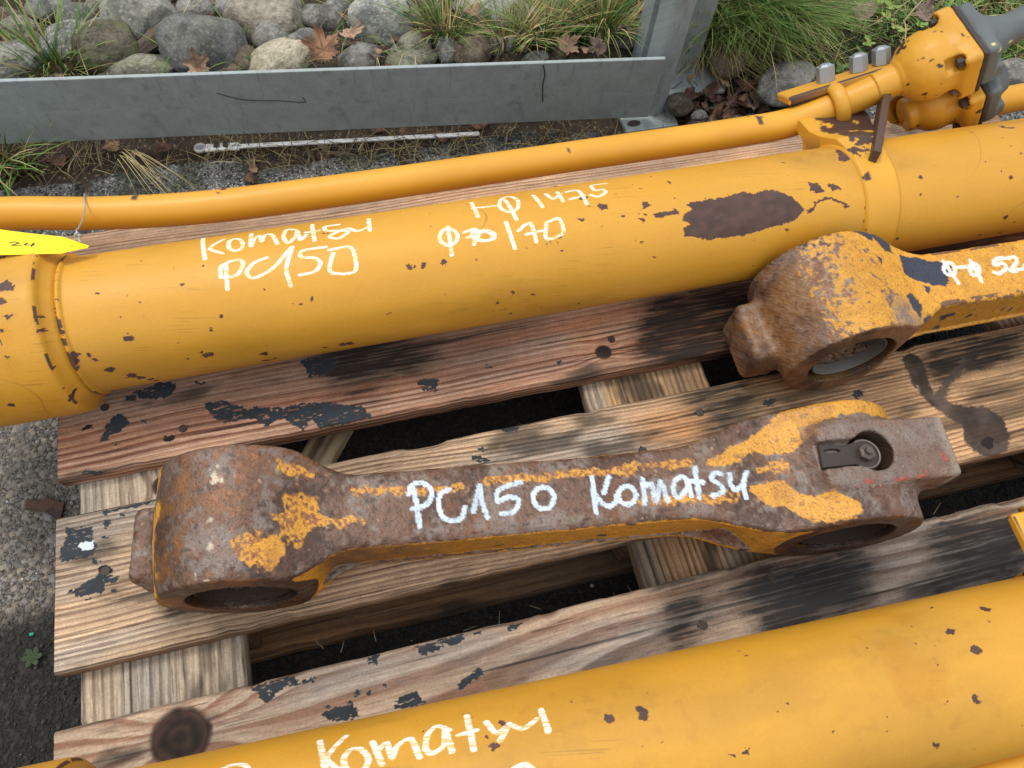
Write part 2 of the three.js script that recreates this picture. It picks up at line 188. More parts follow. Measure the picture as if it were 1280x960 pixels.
const MARK_C={slate:[[[164,193],[177,194],[193,193],[203,195],[203,200],[194,201],[185,204],[180,208],[175,210],[169,205],[167,200]],[[207,199],[213,199],[219,198],[222,200],[215,202],[208,201]],[[197,200],[206,199],[202,203]],[[224,224],[229,223],[231,226],[226,227]],[[220,232],[236,226],[248,224],[249,234],[252,242],[239,241],[224,238]],[[256,224],[254,225],[251,225],[249,223],[249,221],[252,220],[255,221],[256,224]],[[280,221],[279,222],[277,222],[276,220],[278,218],[280,219],[280,221]],[[265,225],[263,226],[261,226],[260,224],[261,223],[264,223],[265,225]],[[281,241],[288,233],[304,233],[312,242],[302,243]],[[342,234],[351,232],[364,224],[367,229],[357,237],[346,242],[342,240]],[[267,195],[273,191],[278,193],[273,201]],[[308,194],[322,195],[334,193],[354,192],[354,199],[338,201],[315,205]],[[362,194],[373,194],[374,199],[364,198]],[[397,198],[403,192],[413,193],[409,197],[400,202]]],
stain:[[[556,190],[596,194],[583,228],[565,236],[547,245],[537,237],[558,222],[554,207]],[[612,200],[677,201],[775,201],[766,219],[745,237],[758,259],[722,261],[651,262],[633,256],[629,244],[638,231],[610,221]],[[595,199],[607,199],[598,213],[589,208]],[[550,246],[571,241],[558,255]],[[832,200],[890,201],[959,202],[931,249],[904,265],[828,267],[804,253],[844,237]]],
stain2:[[[644,208],[724,204],[770,212],[753,233],[753,257],[681,259],[634,253]],[[862,233],[911,232],[936,235],[904,265],[846,263]]],
hole:[[[583,239],[580,241],[576,240],[576,237],[578,235],[582,235],[583,239]],[[664,211],[662,213],[659,212],[658,209],[660,208],[663,209],[664,211]]],
orange:[[[188,230],[195,227],[198,230],[191,238],[184,237]],[[298,193],[334,193],[325,196],[305,198]],[[495,192],[516,191],[508,197]]]};

// ---------------------------------------------------------------- ground, soil and kerb
const asphaltN = 1024;                                             // 0.5 m of old asphalt, aggregate showing
const asphaltH = new Float32Array(asphaltN * asphaltN);
const asphaltTex = tex(asphaltN, asphaltN, (i, j, o) => {
  const P = 1 / asphaltN, wrap = (x, n) => ((x % n) + n) % n, k1 = 88, k2 = 210;
  const cell = (k, s) => { const x = i * P * k, y = j * P * k, X = Math.floor(x), Y = Math.floor(y); let d1 = 9, d2 = 9, id = 0; for (let b = -1; b <= 1; b++) for (let a = -1; a <= 1; a++) { const cx = wrap(X + a, k), cy = wrap(Y + b, k), d = Math.hypot(X + a + h3(cx, cy, s) - x, Y + b + h3(cx, cy, s + 1) - y) * (0.8 + 0.5 * h3(cx, cy, s + 2)); if (d < d1) { d2 = d1; d1 = d; id = h3(cx, cy, s + 3); } else if (d < d2) d2 = d; } return [d1, d2, id]; };
  const a = cell(k1, 3), b = cell(k2, 40), big = sstep(0.62, 0.4, a[0]) * (a[2] > 0.35 ? 1 : 0), small = sstep(0.6, 0.35, b[0]);
  const g = f2(i * 0.4, j * 0.4, 2, 7), tone = big ? 96 + 52 * fract(a[2] * 7.3) + 30 * g : small ? 82 + 56 * b[2] + 26 * g : 54 + 20 * g, w = fract((big ? a[2] : b[2]) * 13.7);
  asphaltH[j * asphaltN + i] = Math.max(big * (0.95 - a[0] * 0.6), small * (0.55 - 0.3 * b[0])) + 0.06 * g;
  o[0] = tone * (0.98 + 0.1 * w); o[1] = tone * (0.97 + 0.03 * w); o[2] = tone * (0.95 - 0.06 * w);
});
const asphaltBump = tex(asphaltN, asphaltN, (i, j, o) => { o[0] = o[1] = o[2] = 255 * asphaltH[j * asphaltN + i]; }, false);
asphaltTex.repeat.set(2, 2); asphaltBump.repeat.set(2, 2);
const asphaltM = std({ map: asphaltTex, bumpMap: asphaltBump, bumpScale: 0.0022, roughness: 0.8, vertexColors: true });
function sheet(xs, zs, yf, cf) {
  const pos = [], uv = [], col = [], idx = [], o = [0, 0, 0], n = xs.length;
  for (const z of zs) for (const x of xs) { pos.push(x, yf(x, z), z); uv.push(x, -z); cf(x, z, o); col.push(...o); }
  for (let j = 0; j < zs.length - 1; j++) for (let i = 0; i < n - 1; i++) { const a = j * n + i, b = a + n; idx.push(a, b, a + 1, b, b + 1, a + 1); }
  return geom(pos, idx, uv, col);
}
const steps = (a, b, d) => Array.from({ length: Math.round((b - a) / d) + 1 }, (_, i) => a + (b - a) * i / Math.round((b - a) / d));
const FAR = [60, 25, 10, 5], gx = [...FAR.map((v) => -v), -2.5, ...steps(-1, 2, 0.012), 3, ...FAR.slice().reverse()], gz = [...FAR.map((v) => -v), -2.5, -1.4, ...steps(-0.6, 0.9, 0.012), 1.4, 3, ...FAR.slice().reverse()];
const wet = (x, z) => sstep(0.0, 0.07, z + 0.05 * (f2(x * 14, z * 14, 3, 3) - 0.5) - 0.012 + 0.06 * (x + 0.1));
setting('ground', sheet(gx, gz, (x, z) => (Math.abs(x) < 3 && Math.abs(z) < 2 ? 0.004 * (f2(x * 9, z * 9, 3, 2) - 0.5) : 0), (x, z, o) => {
  const under = sstep(-0.005, 0.06, x) * sstep(1.3, 1.15, x) * sstep(-0.36, -0.3, z), w = Math.max(x < 0.3 ? wet(x, z) : 0, under), m = mix(0.76, 0.07, w) * (0.8 + 0.4 * f2(x * 22, z * 22, 3, 9));  // the footprint mask paints the shade below the pallet into the ground colour
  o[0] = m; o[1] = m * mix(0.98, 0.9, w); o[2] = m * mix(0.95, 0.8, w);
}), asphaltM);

// the plate that holds back the planting bed runs from PL0 towards +x, turned by PLY
const PL0 = [-0.133, -0.618], PLD = [0.992, 0.127], plateSide = (x, z) => (x - PL0[0]) * -PLD[1] + (z - PL0[1]) * PLD[0];   // < 0 behind it
const soilY = (x, z) => { const s = plateSide(x, z), b = sstep(0.02, -0.05, s); return mix(0.006, 0.045, b) * (1 - 0.75 * sstep(0.78, 0.86, x) * sstep(-0.17, -0.09, s)) + 0.05 * sstep(-0.2, -1.4, s) + (0.008 + 0.02 * b) * (f2(x * 26, z * 26, 4, 5) - 0.5) - 0.05 * sstep(0.1, 0.2, s); };
const soilTex = tex(512, 512, (i, j, o) => {
  const wv = f2(i / 9, j / 9, 4, 2), c = worley(i / 11, j / 11, 3), t = 26 + 46 * wv + (c[0] < 0.3 && c[2] > 0.7 ? 50 * c[2] : 0); o[0] = t * 1.12; o[1] = t * 0.93; o[2] = t * 0.72;
}); soilTex.repeat.set(4, 4);
setting('soil', sheet([-30, -8, -3, ...steps(-1.2, 2.6, 0.011), 4, 10, 30], [-40, -12, -5, -2.8, ...steps(-1.6, -0.42, 0.011)], soilY, (x, z, o) => { const m = 0.7 + 0.7 * f2(x * 15, z * 15, 3, 8); o[0] = m; o[1] = m; o[2] = m; }), std({ map: soilTex, vertexColors: true, roughness: 0.95 }));

const graniteTex = tex(512, 512, (i, j, o) => {
  const a = worley(i / 5, j / 5, 1), b = worley(i / 9 + 50, j / 9, 2), n = f2(i / 60, j / 60, 3, 4); let t = 78 + 60 * n + 46 * (a[2] - 0.5); if (a[2] > 0.82) t += 58; if (b[2] < 0.16) t = 40; o[0] = t * 1.0; o[1] = t * 1.0; o[2] = t * 0.97;
});
const graniteM = std({ map: graniteTex, bumpMap: graniteTex, bumpScale: 0.0016, roughness: 0.85, vertexColors: true });
{
  const kerb = new THREE.Group(); kerb.name = 'kerb'; kerb.userData = { kind: 'structure' }; scene.add(kerb);
  const joints = [-0.62, -0.4, -0.215, -0.03, 0.2, 0.415, 0.635, 0.668, 0.86, 1.05, 1.22, 1.45, 1.7]; let n = 0;
  for (let k = 0; k < joints.length - 1; k++) {
    const x0 = joints[k] + 0.004, x1 = joints[k + 1] - 0.004, w = x1 - x0, far = -0.53 + 0.015 * (h3(k, 2, 1) - 0.5) + (x0 > 1.1 ? 0.04 : x0 > 0.8 ? 0.02 : 0) - (x0 < 0.1 ? 0.02 : 0), d = far * -1 - 0.36;
    const g = new THREE.BoxGeometry(w, 0.09, d, Math.max(4, Math.round(w / 0.006)), 6, Math.round(d / 0.006)), p = g.attributes.position;
    for (let i = 0; i < p.count; i++) {
      let x = p.getX(i), y = p.getY(i), z = p.getZ(i); const ex = Math.abs(x) - w / 2 + 0.012, ez = Math.abs(z) - d / 2 + 0.012;
      if (y > 0.02) y -= 0.010 * (sstep(0, 0.012, ex) ** 2 + sstep(0, 0.012, ez) ** 2);
      const q = f3((x + x0) * 40, y * 40, z * 40 + k, 4) - 0.5; y += 0.009 * q; z += 0.012 * (f3((x + x0) * 22, 3, k * 3 + z * 22, 3) - 0.5); x += 0.006 * (n3(z * 40, k, y * 30) - 0.5); p.setXYZ(i, x, y, z);
    }
    g.computeVertexNormals(); g.translate((x0 + x1) / 2, -0.034 + 0.008 * h3(k, 5, 5), -0.36 - d / 2);
    const u = g.attributes.uv; for (let i = 0; i < p.count; i++) u.setXY(i, p.getX(i) * 5, (p.getZ(i) - p.getY(i)) * 5);
    colorize(g, (x, y, z, o) => { const m = (0.72 + 0.5 * f3(x * 18, k, z * 18, 3)) * mix(0.85, 1.05, h3(k, 8, 1)) * (z < -0.5 ? 0.75 : 1); const ms = sstep(0.5, 0.66, f3(x * 26 + 4, k, z * 26, 4)) * (z < -0.47 ? 0.75 : 0.35); o[0] = m * mix(0.72, 0.3, ms); o[1] = m * mix(0.72, 0.34, ms); o[2] = m * mix(0.7, 0.2, ms); });
    part(numName('kerb_stone', n++), g, graniteM, kerb);
  }
}

// ---------------------------------------------------------------- pallet
const DECK = 0.144, BT = 0.022;
function woodMaps(W, L, w, t, P) {
  const H = Math.round((w + 2 * t) * W / L), px = W / L, X = (xm) => xm * px, m = P.marks ?? {}, bump = new Float32Array(W * H);
  const toPx = (p) => [X((p[0] - (P.x0 ?? 0) * 1000) / 1000), X(t + (P.z1 - p[1] / 1000))];
  const lists = (k) => (m[k] ? (g) => { for (const q of m[k]) { path(g, q, toPx); g.closePath(); g.fill(); } } : null);
  const M = {}; for (const k of ['slate', 'hole', 'white', 'gold']) if (m[k]) M[k] = mask(W, H, lists(k));
  for (const k of ['stain', 'stain2', 'rub', 'orange']) if (m[k]) M[k] = blur(W, H, lists(k), k === 'rub' ? 1 : 4);
  const S = P.seed, map = tex(W, H, (i, j, o) => {
    const x = i / px, s = j / px - t; let g = s + P.wav * (f2(x * 1.7 + S, s * 4 + S, 3, S) - 0.5) + 0.004 * (n2(x * 9, s * 30, S + 3) - 0.5), kd = 9;
    if (P.cath) { const dx = (x - P.cath[0]) * P.cath[2]; g = Math.hypot(s - P.cath[1], dx) * 0.8 + 0.02 * (f2(x * 3, s * 6, 3, S) - 0.5); }
    for (const [kx, ks, r] of P.knots ?? []) { const dx = x - kx, ds = s - ks, e = Math.exp(-(dx * dx) / (r * r * 9) - (ds * ds) / (r * r * 4)); g += r * 1.2 * e * Math.tanh(ds / r * 1.6); const d = Math.hypot(dx * 0.92, ds) / r; if (d < kd) kd = d; }
    g += 0.0012 * (f2(x * 22, s * 260, 2, S + 9) - 0.5); const gq = g * P.freq + 1.6 * f2(x * 0.7, g * 34, 3, S + 8), q = fract(gq), id = Math.floor(gq), q2 = fract(gq * 2.6 + 0.7 * n2(x * 6, g * 200, S + 10)), late = clamp(sstep(0.25, 0.86, q) * (1 - sstep(0.9, 1, q)) * (0.35 + 0.9 * h3(id, 4, S)) * (0.25 + 1.3 * f2(x * 5, gq * 0.9, 3, S + 13)) + 0.28 * sstep(0.5, 0.9, q2) * (1 - sstep(0.92, 1, q2))), tone = h3(id, 9, S) - 0.5, fib = f2(x * 45, s * 1500, 2, S + 4), fib2 = f2(x * 14, s * 520, 3, S + 5), blot = f2(x * 7, s * 16, 4, S + 6) + 0.16 * tone, speck = n2(x * 900, s * 900, S + 11);
    const lw = late * (0.45 + 0.55 * P.contrast) ; let hgt = 0.62 - 0.34 * lw + 0.26 * (fib2 - 0.5) + 0.16 * (fib - 0.5);
    let r = mix(P.c1[0], P.c2[0], lw), gg = mix(P.c1[1], P.c2[1], lw), b = mix(P.c1[2], P.c2[2], lw), k = (1 - 0.2 * sstep(0.6, 0.8, fib)) * (0.87 + 0.3 * fib + 0.2 * (fib2 - 0.5)) * (0.72 + 0.55 * blot) * (0.93 + 0.14 * speck);
    if (P.red) { const e = sstep(0.42, 0.68, f2(x * 3.2, s * 60, 4, S + 17) + 0.1 * tone) * P.red; r = mix(r, 158, e); gg = mix(gg, 78, e); b = mix(b, 44, e); } const grey = sstep(0.45, 0.75, f2(x * 4 + 9, s * 22, 4, S + 7)) * (P.grey ?? 0.4) * (P.warm ? 1 - 0.85 * sstep(P.warm, P.warm + 0.25, x) : 1); if (P.warm) { const e = sstep(P.warm, P.warm + 0.25, x); k *= 1 - e * (0.02 + 0.4 * sstep(0.5, 0.75, f2(x * 9, s * 70, 4, S + 19))); r *= 1 + 0.07 * e; b *= 1 - 0.1 * e; } const lum = (r + gg + b) / 3; r = mix(r, lum * 1.0, grey); gg = mix(gg, lum * 0.97, grey); b = mix(b, lum * 0.93, grey);
    const crack = Math.max(sstep(0.80, 0.87, f2(x * 5 + 3, s * 260, 2, S + 21)), 0.7 * sstep(0.8, 0.88, f2(x * 16 + 9, s * 700, 2, S + 22))); k *= 1 - 0.45 * crack; hgt -= 0.4 * crack;
    r *= k; gg *= k; b *= k;
    if (kd < 1.25) { const e = sstep(1.12, 0.9, kd + 0.12 * (n2(x * 150, s * 150, S + 2) - 0.5)), ring = (kd < 0.85 ? 0.74 : 1) + 0.55 * (f2(x * 130, s * 130, 4, S) - 0.5) + 0.16 * Math.sin(kd * 15 + 5 * n2(x * 70, s * 70, S)) + 0.3 * sstep(0.7, 0.9, kd); r = mix(r, 62 * ring, e); gg = mix(gg, 44 * ring, e); b = mix(b, 34 * ring, e); hgt = mix(hgt, 0.75, e); const kr = sstep(0.82, 0.95, kd) * sstep(1.2, 1.0, kd) * (0.4 + 0.9 * n2(x * 120, s * 120, S + 3)); r *= 1 - 0.4 * kr; gg *= 1 - 0.42 * kr; b *= 1 - 0.42 * kr; hgt -= 0.3 * kr; }
    const dirt = sstep(0.62, 0.8, f2(x * 11, s * 30, 4, S + 31)) * 0.45; r *= 1 - dirt; gg *= 1 - dirt; b *= 1 - dirt;
    const wx = i + 9 * (f2(i / 13, j / 13, 3, 3) - 0.5) + 5 * (n2(i / 2.5, j / 2.5, 4) - 0.5), wy = j + 9 * (f2(i / 13 + 40, j / 13, 3, 6) - 0.5) + 4 * (n2(i / 3, j / 2, 14) - 0.5);
    if (M.orange) { const e = M.orange(wx, wy) * 0.6; r = mix(r, r * 1.22, e); gg = mix(gg, gg * 0.92, e); b = mix(b, b * 0.6, e); }
    if (M.stain) { const e = M.stain(wx, wy) * (0.5 + 0.7 * f2(x * 30, s * 90, 4, S + 41)) * (P.stainK ?? 0.95) * (0.72 + 0.62 * sstep(0.32, 0.68, f2(x * 40, s * 130, 4, S + 43))), d = 1 - clamp(e * (0.5 + 0.8 * sstep(0.35, 0.6, fib2) - 0.25 * late + 0.2 * fib), 0, 0.72); r *= d; gg *= d * 0.99; b *= d; }
    if (M.stain2) { const e = M.stain2(wx, wy) * (0.5 + 0.7 * sstep(0.3, 0.7, f2(x * 50, s * 200, 4, S + 42))); r = mix(r, 44, e * 0.6); gg = mix(gg, 46, e * 0.6); b = mix(b, 50, e * 0.6); }
    if (M.rub) { const e = sstep(0.3, 0.7, M.rub(wx, wy)), v = 0.8 + 0.5 * f2(i / 20, j / 20, 3, 9); const bl = sstep(0.35, 0.7, f2(i / 34, j / 34, 3, 19)); r = mix(r, mix(46, 72, bl) * v, e * 0.9); gg = mix(gg, mix(35, 62, bl) * v, e * 0.9); b = mix(b, mix(29, 56, bl) * v, e * 0.9); hgt = mix(hgt, 0.5, e * 0.7); }
    if (M.slate) { const e = M.slate(wx, wy) - 0.3 * late - 0.34 * fib2 + 0.1 - 0.5 * sstep(0.56, 0.75, f2(i / 9, j / 2.2, 3, 52)); if (e > 0.42) { const v = 0.85 + 0.35 * f2(i / 12, j / 12, 3, 53) + 0.2 * (fib - 0.5); r = 44 * v; gg = 50 * v; b = 56 * v; hgt = hgt * 0.5 + 0.45; } }
    if (M.white && M.white(wx, wy) > 0.4 + 0.5 * n2(i / 3, j / 3, 61)) { r = 205; gg = 214; b = 218; }
    if (M.gold && M.gold(wx, wy) > 0.5) { r = 190; gg = 130; b = 20; }
    if (M.hole) { const e = sstep(0.35, 0.65, M.hole(wx, wy)); r = mix(r, 26, e); gg = mix(gg, 17, e); b = mix(b, 14, e); hgt = mix(hgt, 0, e); }
    const edge = Math.min(Math.abs(s), Math.abs(s - w)); if (s < 0 || s > w) { r *= 0.96; gg *= 0.94; b *= 0.92; } else if (edge < 0.004) { const e = (1 - edge / 0.004) * n2(x * 60, s * 100, S + 71) * 0.55; r *= 1 - e; gg *= 1 - e; b *= 1 - e; }
    bump[j * W + i] = hgt; o[0] = r; o[1] = gg; o[2] = b;
  }, true, false);
  return std({ map, bumpMap: tex(W, H, (i, j, o) => { o[0] = o[1] = o[2] = 255 * clamp(bump[j * W + i]); }, false, false), bumpScale: P.relief ?? 0.0009, roughness: 0.86 });
}
function boardGeo(L, w, t, seed, nx = 180) {
  const prof = [], r = 0.003, add = (z, y, s) => prof.push([z, y, s]);
  add(w - 0.002, -t, -t); add(w, -t + 0.002, -t + 0.002); add(w, -t * 0.5, -t * 0.5); add(w, -r, -r); add(w - r * 0.3, -r * 0.3, 0); for (let i = 0; i <= 14; i++) add(w - r - (w - 2 * r) * i / 14, 0, r + (w - 2 * r) * i / 14); add(r * 0.3, -r * 0.3, w); add(0, -r, w + r); add(0, -t * 0.5, w + t * 0.5); add(0, -t + 0.002, w + t - 0.002); add(0.002, -t, w + t); add(w / 2, -t, w / 2); add(w - 0.002, -t, -t);
  const n = prof.length, pos = [], uv = [], idx = [];
  for (let i = 0; i <= nx; i++) for (const [z, y, s] of prof) {
    const x = L * i / nx, e = (z < 0.006 || z > w - 0.006) ? 1 : 0, f = f2(x * 45, s * 12, 3, seed) - 0.5, ch = sstep(0.7, 0.85, f2(x * 30, (z > w / 2 ? 3 : 9), 2, seed + 5));
    const side = z > w / 2 ? 1 : -1; pos.push(x, y - (y > -0.004 ? 0.0014 * f2(x * 8, z * 30, 3, seed + 2) + e * 0.002 * ch : 0), z + e * (0.002 * f - side * 0.0022 * ch * (y > -0.01 ? 1 : 0.3)) + 0.0025 * (f2(x * 2, 1, 2, seed + 7) - 0.5)); uv.push(x / L, (s + t) / (w + 2 * t));
  }
  for (let i = 0; i < nx; i++) for (let j = 0; j < n - 1; j++) { const a = i * n + j, b = a + n; idx.push(a, b, a + 1, b, b + 1, a + 1); }
  for (const [i, flip] of [[0, 0], [nx, 1]]) {
    const base = pos.length / 3, x = L * i / nx; let c = 0; for (let j = 0; j < n - 1; j++) { const k = (i * n + j) * 3; pos.push(pos[k] + (flip ? 1 : -1) * 0.0006 * h3(j, i, seed), pos[k + 1], pos[k + 2]); uv.push((flip ? 0.99 : 0.002) + 0.004 * h3(j, 3, 1), (prof[j][2] + t) / (w + 2 * t)); c++; }
    pos.push(x, -t / 2, w / 2); uv.push(flip ? 0.99 : 0.005, 0.5); for (let j = 0; j < c; j++) { const a = base + j, b = base + (j + 1) % c; flip ? idx.push(a, base + c, b) : idx.push(a, b, base + c); }
  }
  return geom(pos, idx, uv);
}
const pallet = thing('wooden_pallet', 'weathered wooden pallet of spaced boards carrying the yellow cylinders and rusty links', 'pallet');
const PL = 1.225;
const WOOD = {
  D: { seed: 3, c1: [190, 154, 122], c2: [128, 90, 66], freq: 230, wav: 0.02, contrast: 0.8, z1: -0.182, grey: 0.3 },
  A: { seed: 11, warm: 0.5, c1: [188, 154, 126], c2: [122, 82, 62], freq: 150, wav: 0.05, contrast: 1, red: 0.24, z1: -0.039, knots: [[0.571, 0.026, 0.008], [0.9, 0.05, 0.012]], marks: MARK_A, grey: 0.25, stainK: 1.0, relief: 0.0011 },
  B: { seed: 23, warm: 0.52, c1: [190, 164, 132], c2: [112, 88, 68], freq: 190, wav: 0.06, contrast: 0.85, z1: 0.145, marks: MARK_B, grey: 0.55, relief: 0.0012 },
  C: { seed: 37, c1: [174, 154, 130], c2: [122, 86, 66], freq: 75, wav: 0.03, contrast: 0.55, z1: 0.292, cath: [0.75, 0.035, 0.09], knots: [[0.102, 0.071, 0.022]], marks: MARK_C, grey: 0.75 },
  E: { seed: 51, c1: [160, 132, 104], c2: [100, 76, 58], freq: 120, wav: 0.03, contrast: 0.6, z1: 0.478, grey: 0.5 },
};
let bn = 0; const nailM = std({ color: new THREE.Color().setRGB(0.05, 0.035, 0.028), roughness: 0.7 }), nailG = new THREE.CylinderGeometry(0.0042, 0.0042, 0.003, 14);
for (const [k, z0, z1] of [['D', -0.34, -0.182], ['A', -0.139, -0.039], ['B', 0, 0.145], ['C', 0.192, 0.292], ['E', 0.333, 0.478]]) {
  const w = z1 - z0, mt = woodMaps(1800, PL, w, BT, WOOD[k]), m = part(numName('deck_board', bn++), boardGeo(PL, w, BT, WOOD[k].seed), mt, pallet); m.position.set(k === 'B' ? -0.0008 : 0, DECK, z0);
  for (const [nx, nz] of { D: [[0.05, 0.05], [0.11, 0.1], [0.58, 0.04], [0.65, 0.11], [1.1, 0.06], [1.18, 0.11]], A: [[0.045, 0.03], [0.12, 0.07], [0.585, 0.06], [0.65, 0.03], [1.11, 0.05]], B: [[0.044, 0.0615], [0.0835, 0.0615], [0.12, 0.03], [0.579, 0.057], [0.653, 0.028], [1.1, 0.05], [1.16, 0.11]], C: [[0.05, 0.07], [0.579, 0.046], [0.661, 0.018], [1.12, 0.05]], E: [[0.05, 0.05], [0.6, 0.06], [1.12, 0.06]] }[k]) { const q = part('nail', nailG, nailM, m); q.position.set(nx, -0.0012, nz); }
}
bn = 0;
const strM = [['x', 61, [178, 162, 140], [118, 100, 82], 120, 0.03, [[0.49, 0.065, 0.009]]], ['x', 67, [184, 150, 112], [122, 90, 62], 140, 0.02, []], ['x', 73, [150, 128, 104], [90, 70, 56], 110, 0.02, []]];
for (const [i, x] of [0.0105, 0.541, 1.068].entries()) {
  const q = strM[i], mt = woodMaps(1024, 0.805, 0.145, BT, { seed: q[1], c1: q[2], c2: q[3], freq: q[4], wav: q[5], contrast: 0.8, z1: 0, knots: q[6], grey: 0.6 });
  const m = part(numName('stringer_board', bn++), boardGeo(0.805, 0.145, BT, q[1], 110), mt, pallet); m.position.set(x, DECK - BT - 0.0005, 0.47); m.rotation.y = Math.PI / 2;
}
const lowM = woodMaps(1024, PL, 0.145, BT, { seed: 81, c1: [120, 88, 58], c2: [70, 46, 30], freq: 90, wav: 0.03, contrast: 0.7, z1: 0, grey: 0.3 });
bn = 0; for (const [z0, z1] of [[-0.335, -0.235], [0.004, 0.153], [0.378, 0.475]]) { const m = part(numName('bottom_board', bn++), boardGeo(PL - 0.01, z1 - z0, BT, 91 + bn, 60), lowM, pallet); m.position.set(0.005, BT + 0.005, z0); }
bn = 0; const bg = uvMetres(rbox(0.14, DECK - 2 * BT - 0.0065, 0.14, 0.003), 3);
for (const x of [0.083, 0.613, 1.14]) for (const z of [-0.262, 0.074, 0.4]) { const m = part(numName('block', bn++), bg, lowM, pallet); m.position.set(x, BT + 0.0055 + (DECK - 2 * BT - 0.0065) / 2, z); }

// ---------------------------------------------------------------- hydraulic cylinders
const CYR = 0.065, HDR = 0.0815, CTEX = [0.05, 1.32];
// worn yellow paint: chips down to brown primer, writing in white marker
function paintMaps(W, H, s0, s1, r, D) {
  const px = W / (s1 - s0), py = H / (2 * Math.PI * r), to = (p) => [(p[0] / 1000 - s0) * px, (p[1] / 1000 + Math.PI * r) * py];
  const chips = mask(W, H, (g) => {
    for (const q of D.polys ?? []) { path(g, q, to); g.closePath(); g.fill(); }
    for (const q of D.lines ?? []) { path(g, q, to); g.lineWidth = 0.0028 * px; g.stroke(); }
    const R = mulberry(D.seed); for (const [s, a, rad] of D.spots ?? []) { const [x, y] = to([s, a]); g.beginPath(); for (let i = 0; i < 9; i++) { const t = i / 9 * 6.283, q = rad * 0.00082 * (0.65 + 0.6 * R()); g.lineTo(x + Math.cos(t) * q * px * 1.15, y + Math.sin(t) * q * py); } g.closePath(); g.fill(); }
    for (let i = 0; i < (D.random ?? 0); i++) { const x = R() * W, y = R() * H, q = 0.0003 + 0.0011 * R() ** 3; g.beginPath(); g.ellipse(x, y, q * px, q * py * (0.6 + 0.6 * R()), 0, 0, 7); g.fill(); }
  });
  const text = D.text ? mask(W, H, (g) => { for (const q of D.text) { curve(g, q, to); g.lineWidth = (D.stroke ?? 0.0040) * px; g.stroke(); } }) : null;
  const rough = new Float32Array(W * H), hgt = new Float32Array(W * H), S = D.seed;
  const map = tex(W, H, (i, j, o) => {
    const x = i / px, y = j / py, a = f2(x * 9 + S, y * 14, 4, S), b = f2(x * 3, y * 60, 3, S + 3), fine = n2(x * 700, y * 700, S + 5);
    let r_ = 215, g_ = 156, b_ = 46, k = 0.93 + 0.1 * a + 0.03 * (fine - 0.5), rg = 0.40 + 0.16 * a, h = 0.6 + 0.02 * fine;
    const dust = sstep(0.45, 0.8, f2(x * 6 + 20, y * 9, 5, S + 8)) * 0.16; r_ = mix(r_, 206, dust); g_ = mix(g_, 160, dust); b_ = mix(b_, 84, dust); rg += dust;
    const och = sstep(0.7, 0.85, f2(x * 16, y * 20, 3, S + 12)) * 0.28; r_ = mix(r_, 196, och); g_ = mix(g_, 124, och); b_ = mix(b_, 12, och);
    const sm = sstep(0.52, 0.8, f2(x * 5 + 3, y * 12 + S, 5, S + 33)); k *= 1 - 0.09 * sm; const gr = sstep(0.62, 0.75, f2(x * 90, y * 90, 3, S + 34)) * sm; r_ = mix(r_, 150, gr * 0.13); g_ = mix(g_, 104, gr * 0.13); b_ = mix(b_, 40, gr * 0.13); const hair = Math.max(0, 1 - Math.abs(f2(x * 7 + y * 3, y * 9 - x * 2, 2, S + 35) - 0.5) * 260) * sstep(0.6, 0.72, f2(x * 6, y * 8, 2, S + 36)); k *= 1 - 0.22 * hair; const scr = sstep(0.86, 0.93, n2(x * 30 + y * 14, y * 900 - x * 140, S + 14)) * sstep(0.55, 0.75, f2(x * 10, y * 10, 2, S + 15)); k *= 1 - 0.12 * scr; k *= 1 - 0.05 * b;
    r_ *= k; g_ *= k; b_ *= k;
    const wx = i + 11 * (f2(i / 10, j / 10, 4, 3) - 0.5) + 2 * (n2(i / 2, j / 2, 4) - 0.5), wy = j + 11 * (f2(i / 8 + 60, j / 8, 3, 6) - 0.5) + 3.5 * (n2(i / 2, j / 2, 9) - 0.5);
    const c = chips(wx, wy); if (c > 0.45) { const v = 0.8 + 0.45 * f2(i / 14, j / 14, 3, S + 20); r_ = 76 * v; g_ = 53 * v; b_ = 45 * v; rg = 0.62; h = 0.42; } else if (c > 0.12) { const e = 0.35 + 0.5 * n2(i / 6, j / 6, 91); r_ = mix(r_, 160, e); g_ = mix(g_, 84, e); b_ = mix(b_, 34, e); h = 0.72; }
    if (D.rust) { const e = D.rust(x + s0, (y / (2 * Math.PI * r) - 0.5) * 360) * (0.5 + f2(x * 80, y * 80, 3, S + 30)); if (e > 0.62) { r_ = 92; g_ = 62; b_ = 50; h = 0.45; rg = 0.7; } }
    if (text) { const t = text(i + 1.2 * (n2(i / 2, j / 2, 71) - 0.5), j + 1.2 * (n2(i / 2, j / 2, 73) - 0.5)), st = f2(i / 16 + j / 5, j / 2.2 - i / 7, 2, 75); if (t > 0.15) { const al = clamp(0.42 + 0.7 * sstep(0.25, 0.62, st)) * sstep(0.2, 0.7, t); r_ = mix(r_, 244, al); g_ = mix(g_, 236, al); b_ = mix(b_, 226, al); rg = 0.5; h = 0.7; } }
    rough[j * W + i] = rg; hgt[j * W + i] = h; o[0] = r_; o[1] = g_; o[2] = b_;
  }, true, false);
  const W2 = W >> 1, H2 = H >> 1;
  return std({ map, roughnessMap: tex(W2, H2, (i, j, o) => { o[0] = o[1] = o[2] = 255 * clamp(rough[2 * j * W + 2 * i]); }, false, false), roughness: 1, bumpMap: tex(W, H, (i, j, o) => { o[0] = o[1] = o[2] = 255 * hgt[j * W + i]; }, false, false), bumpScale: 0.0012, metalness: 0 });
}
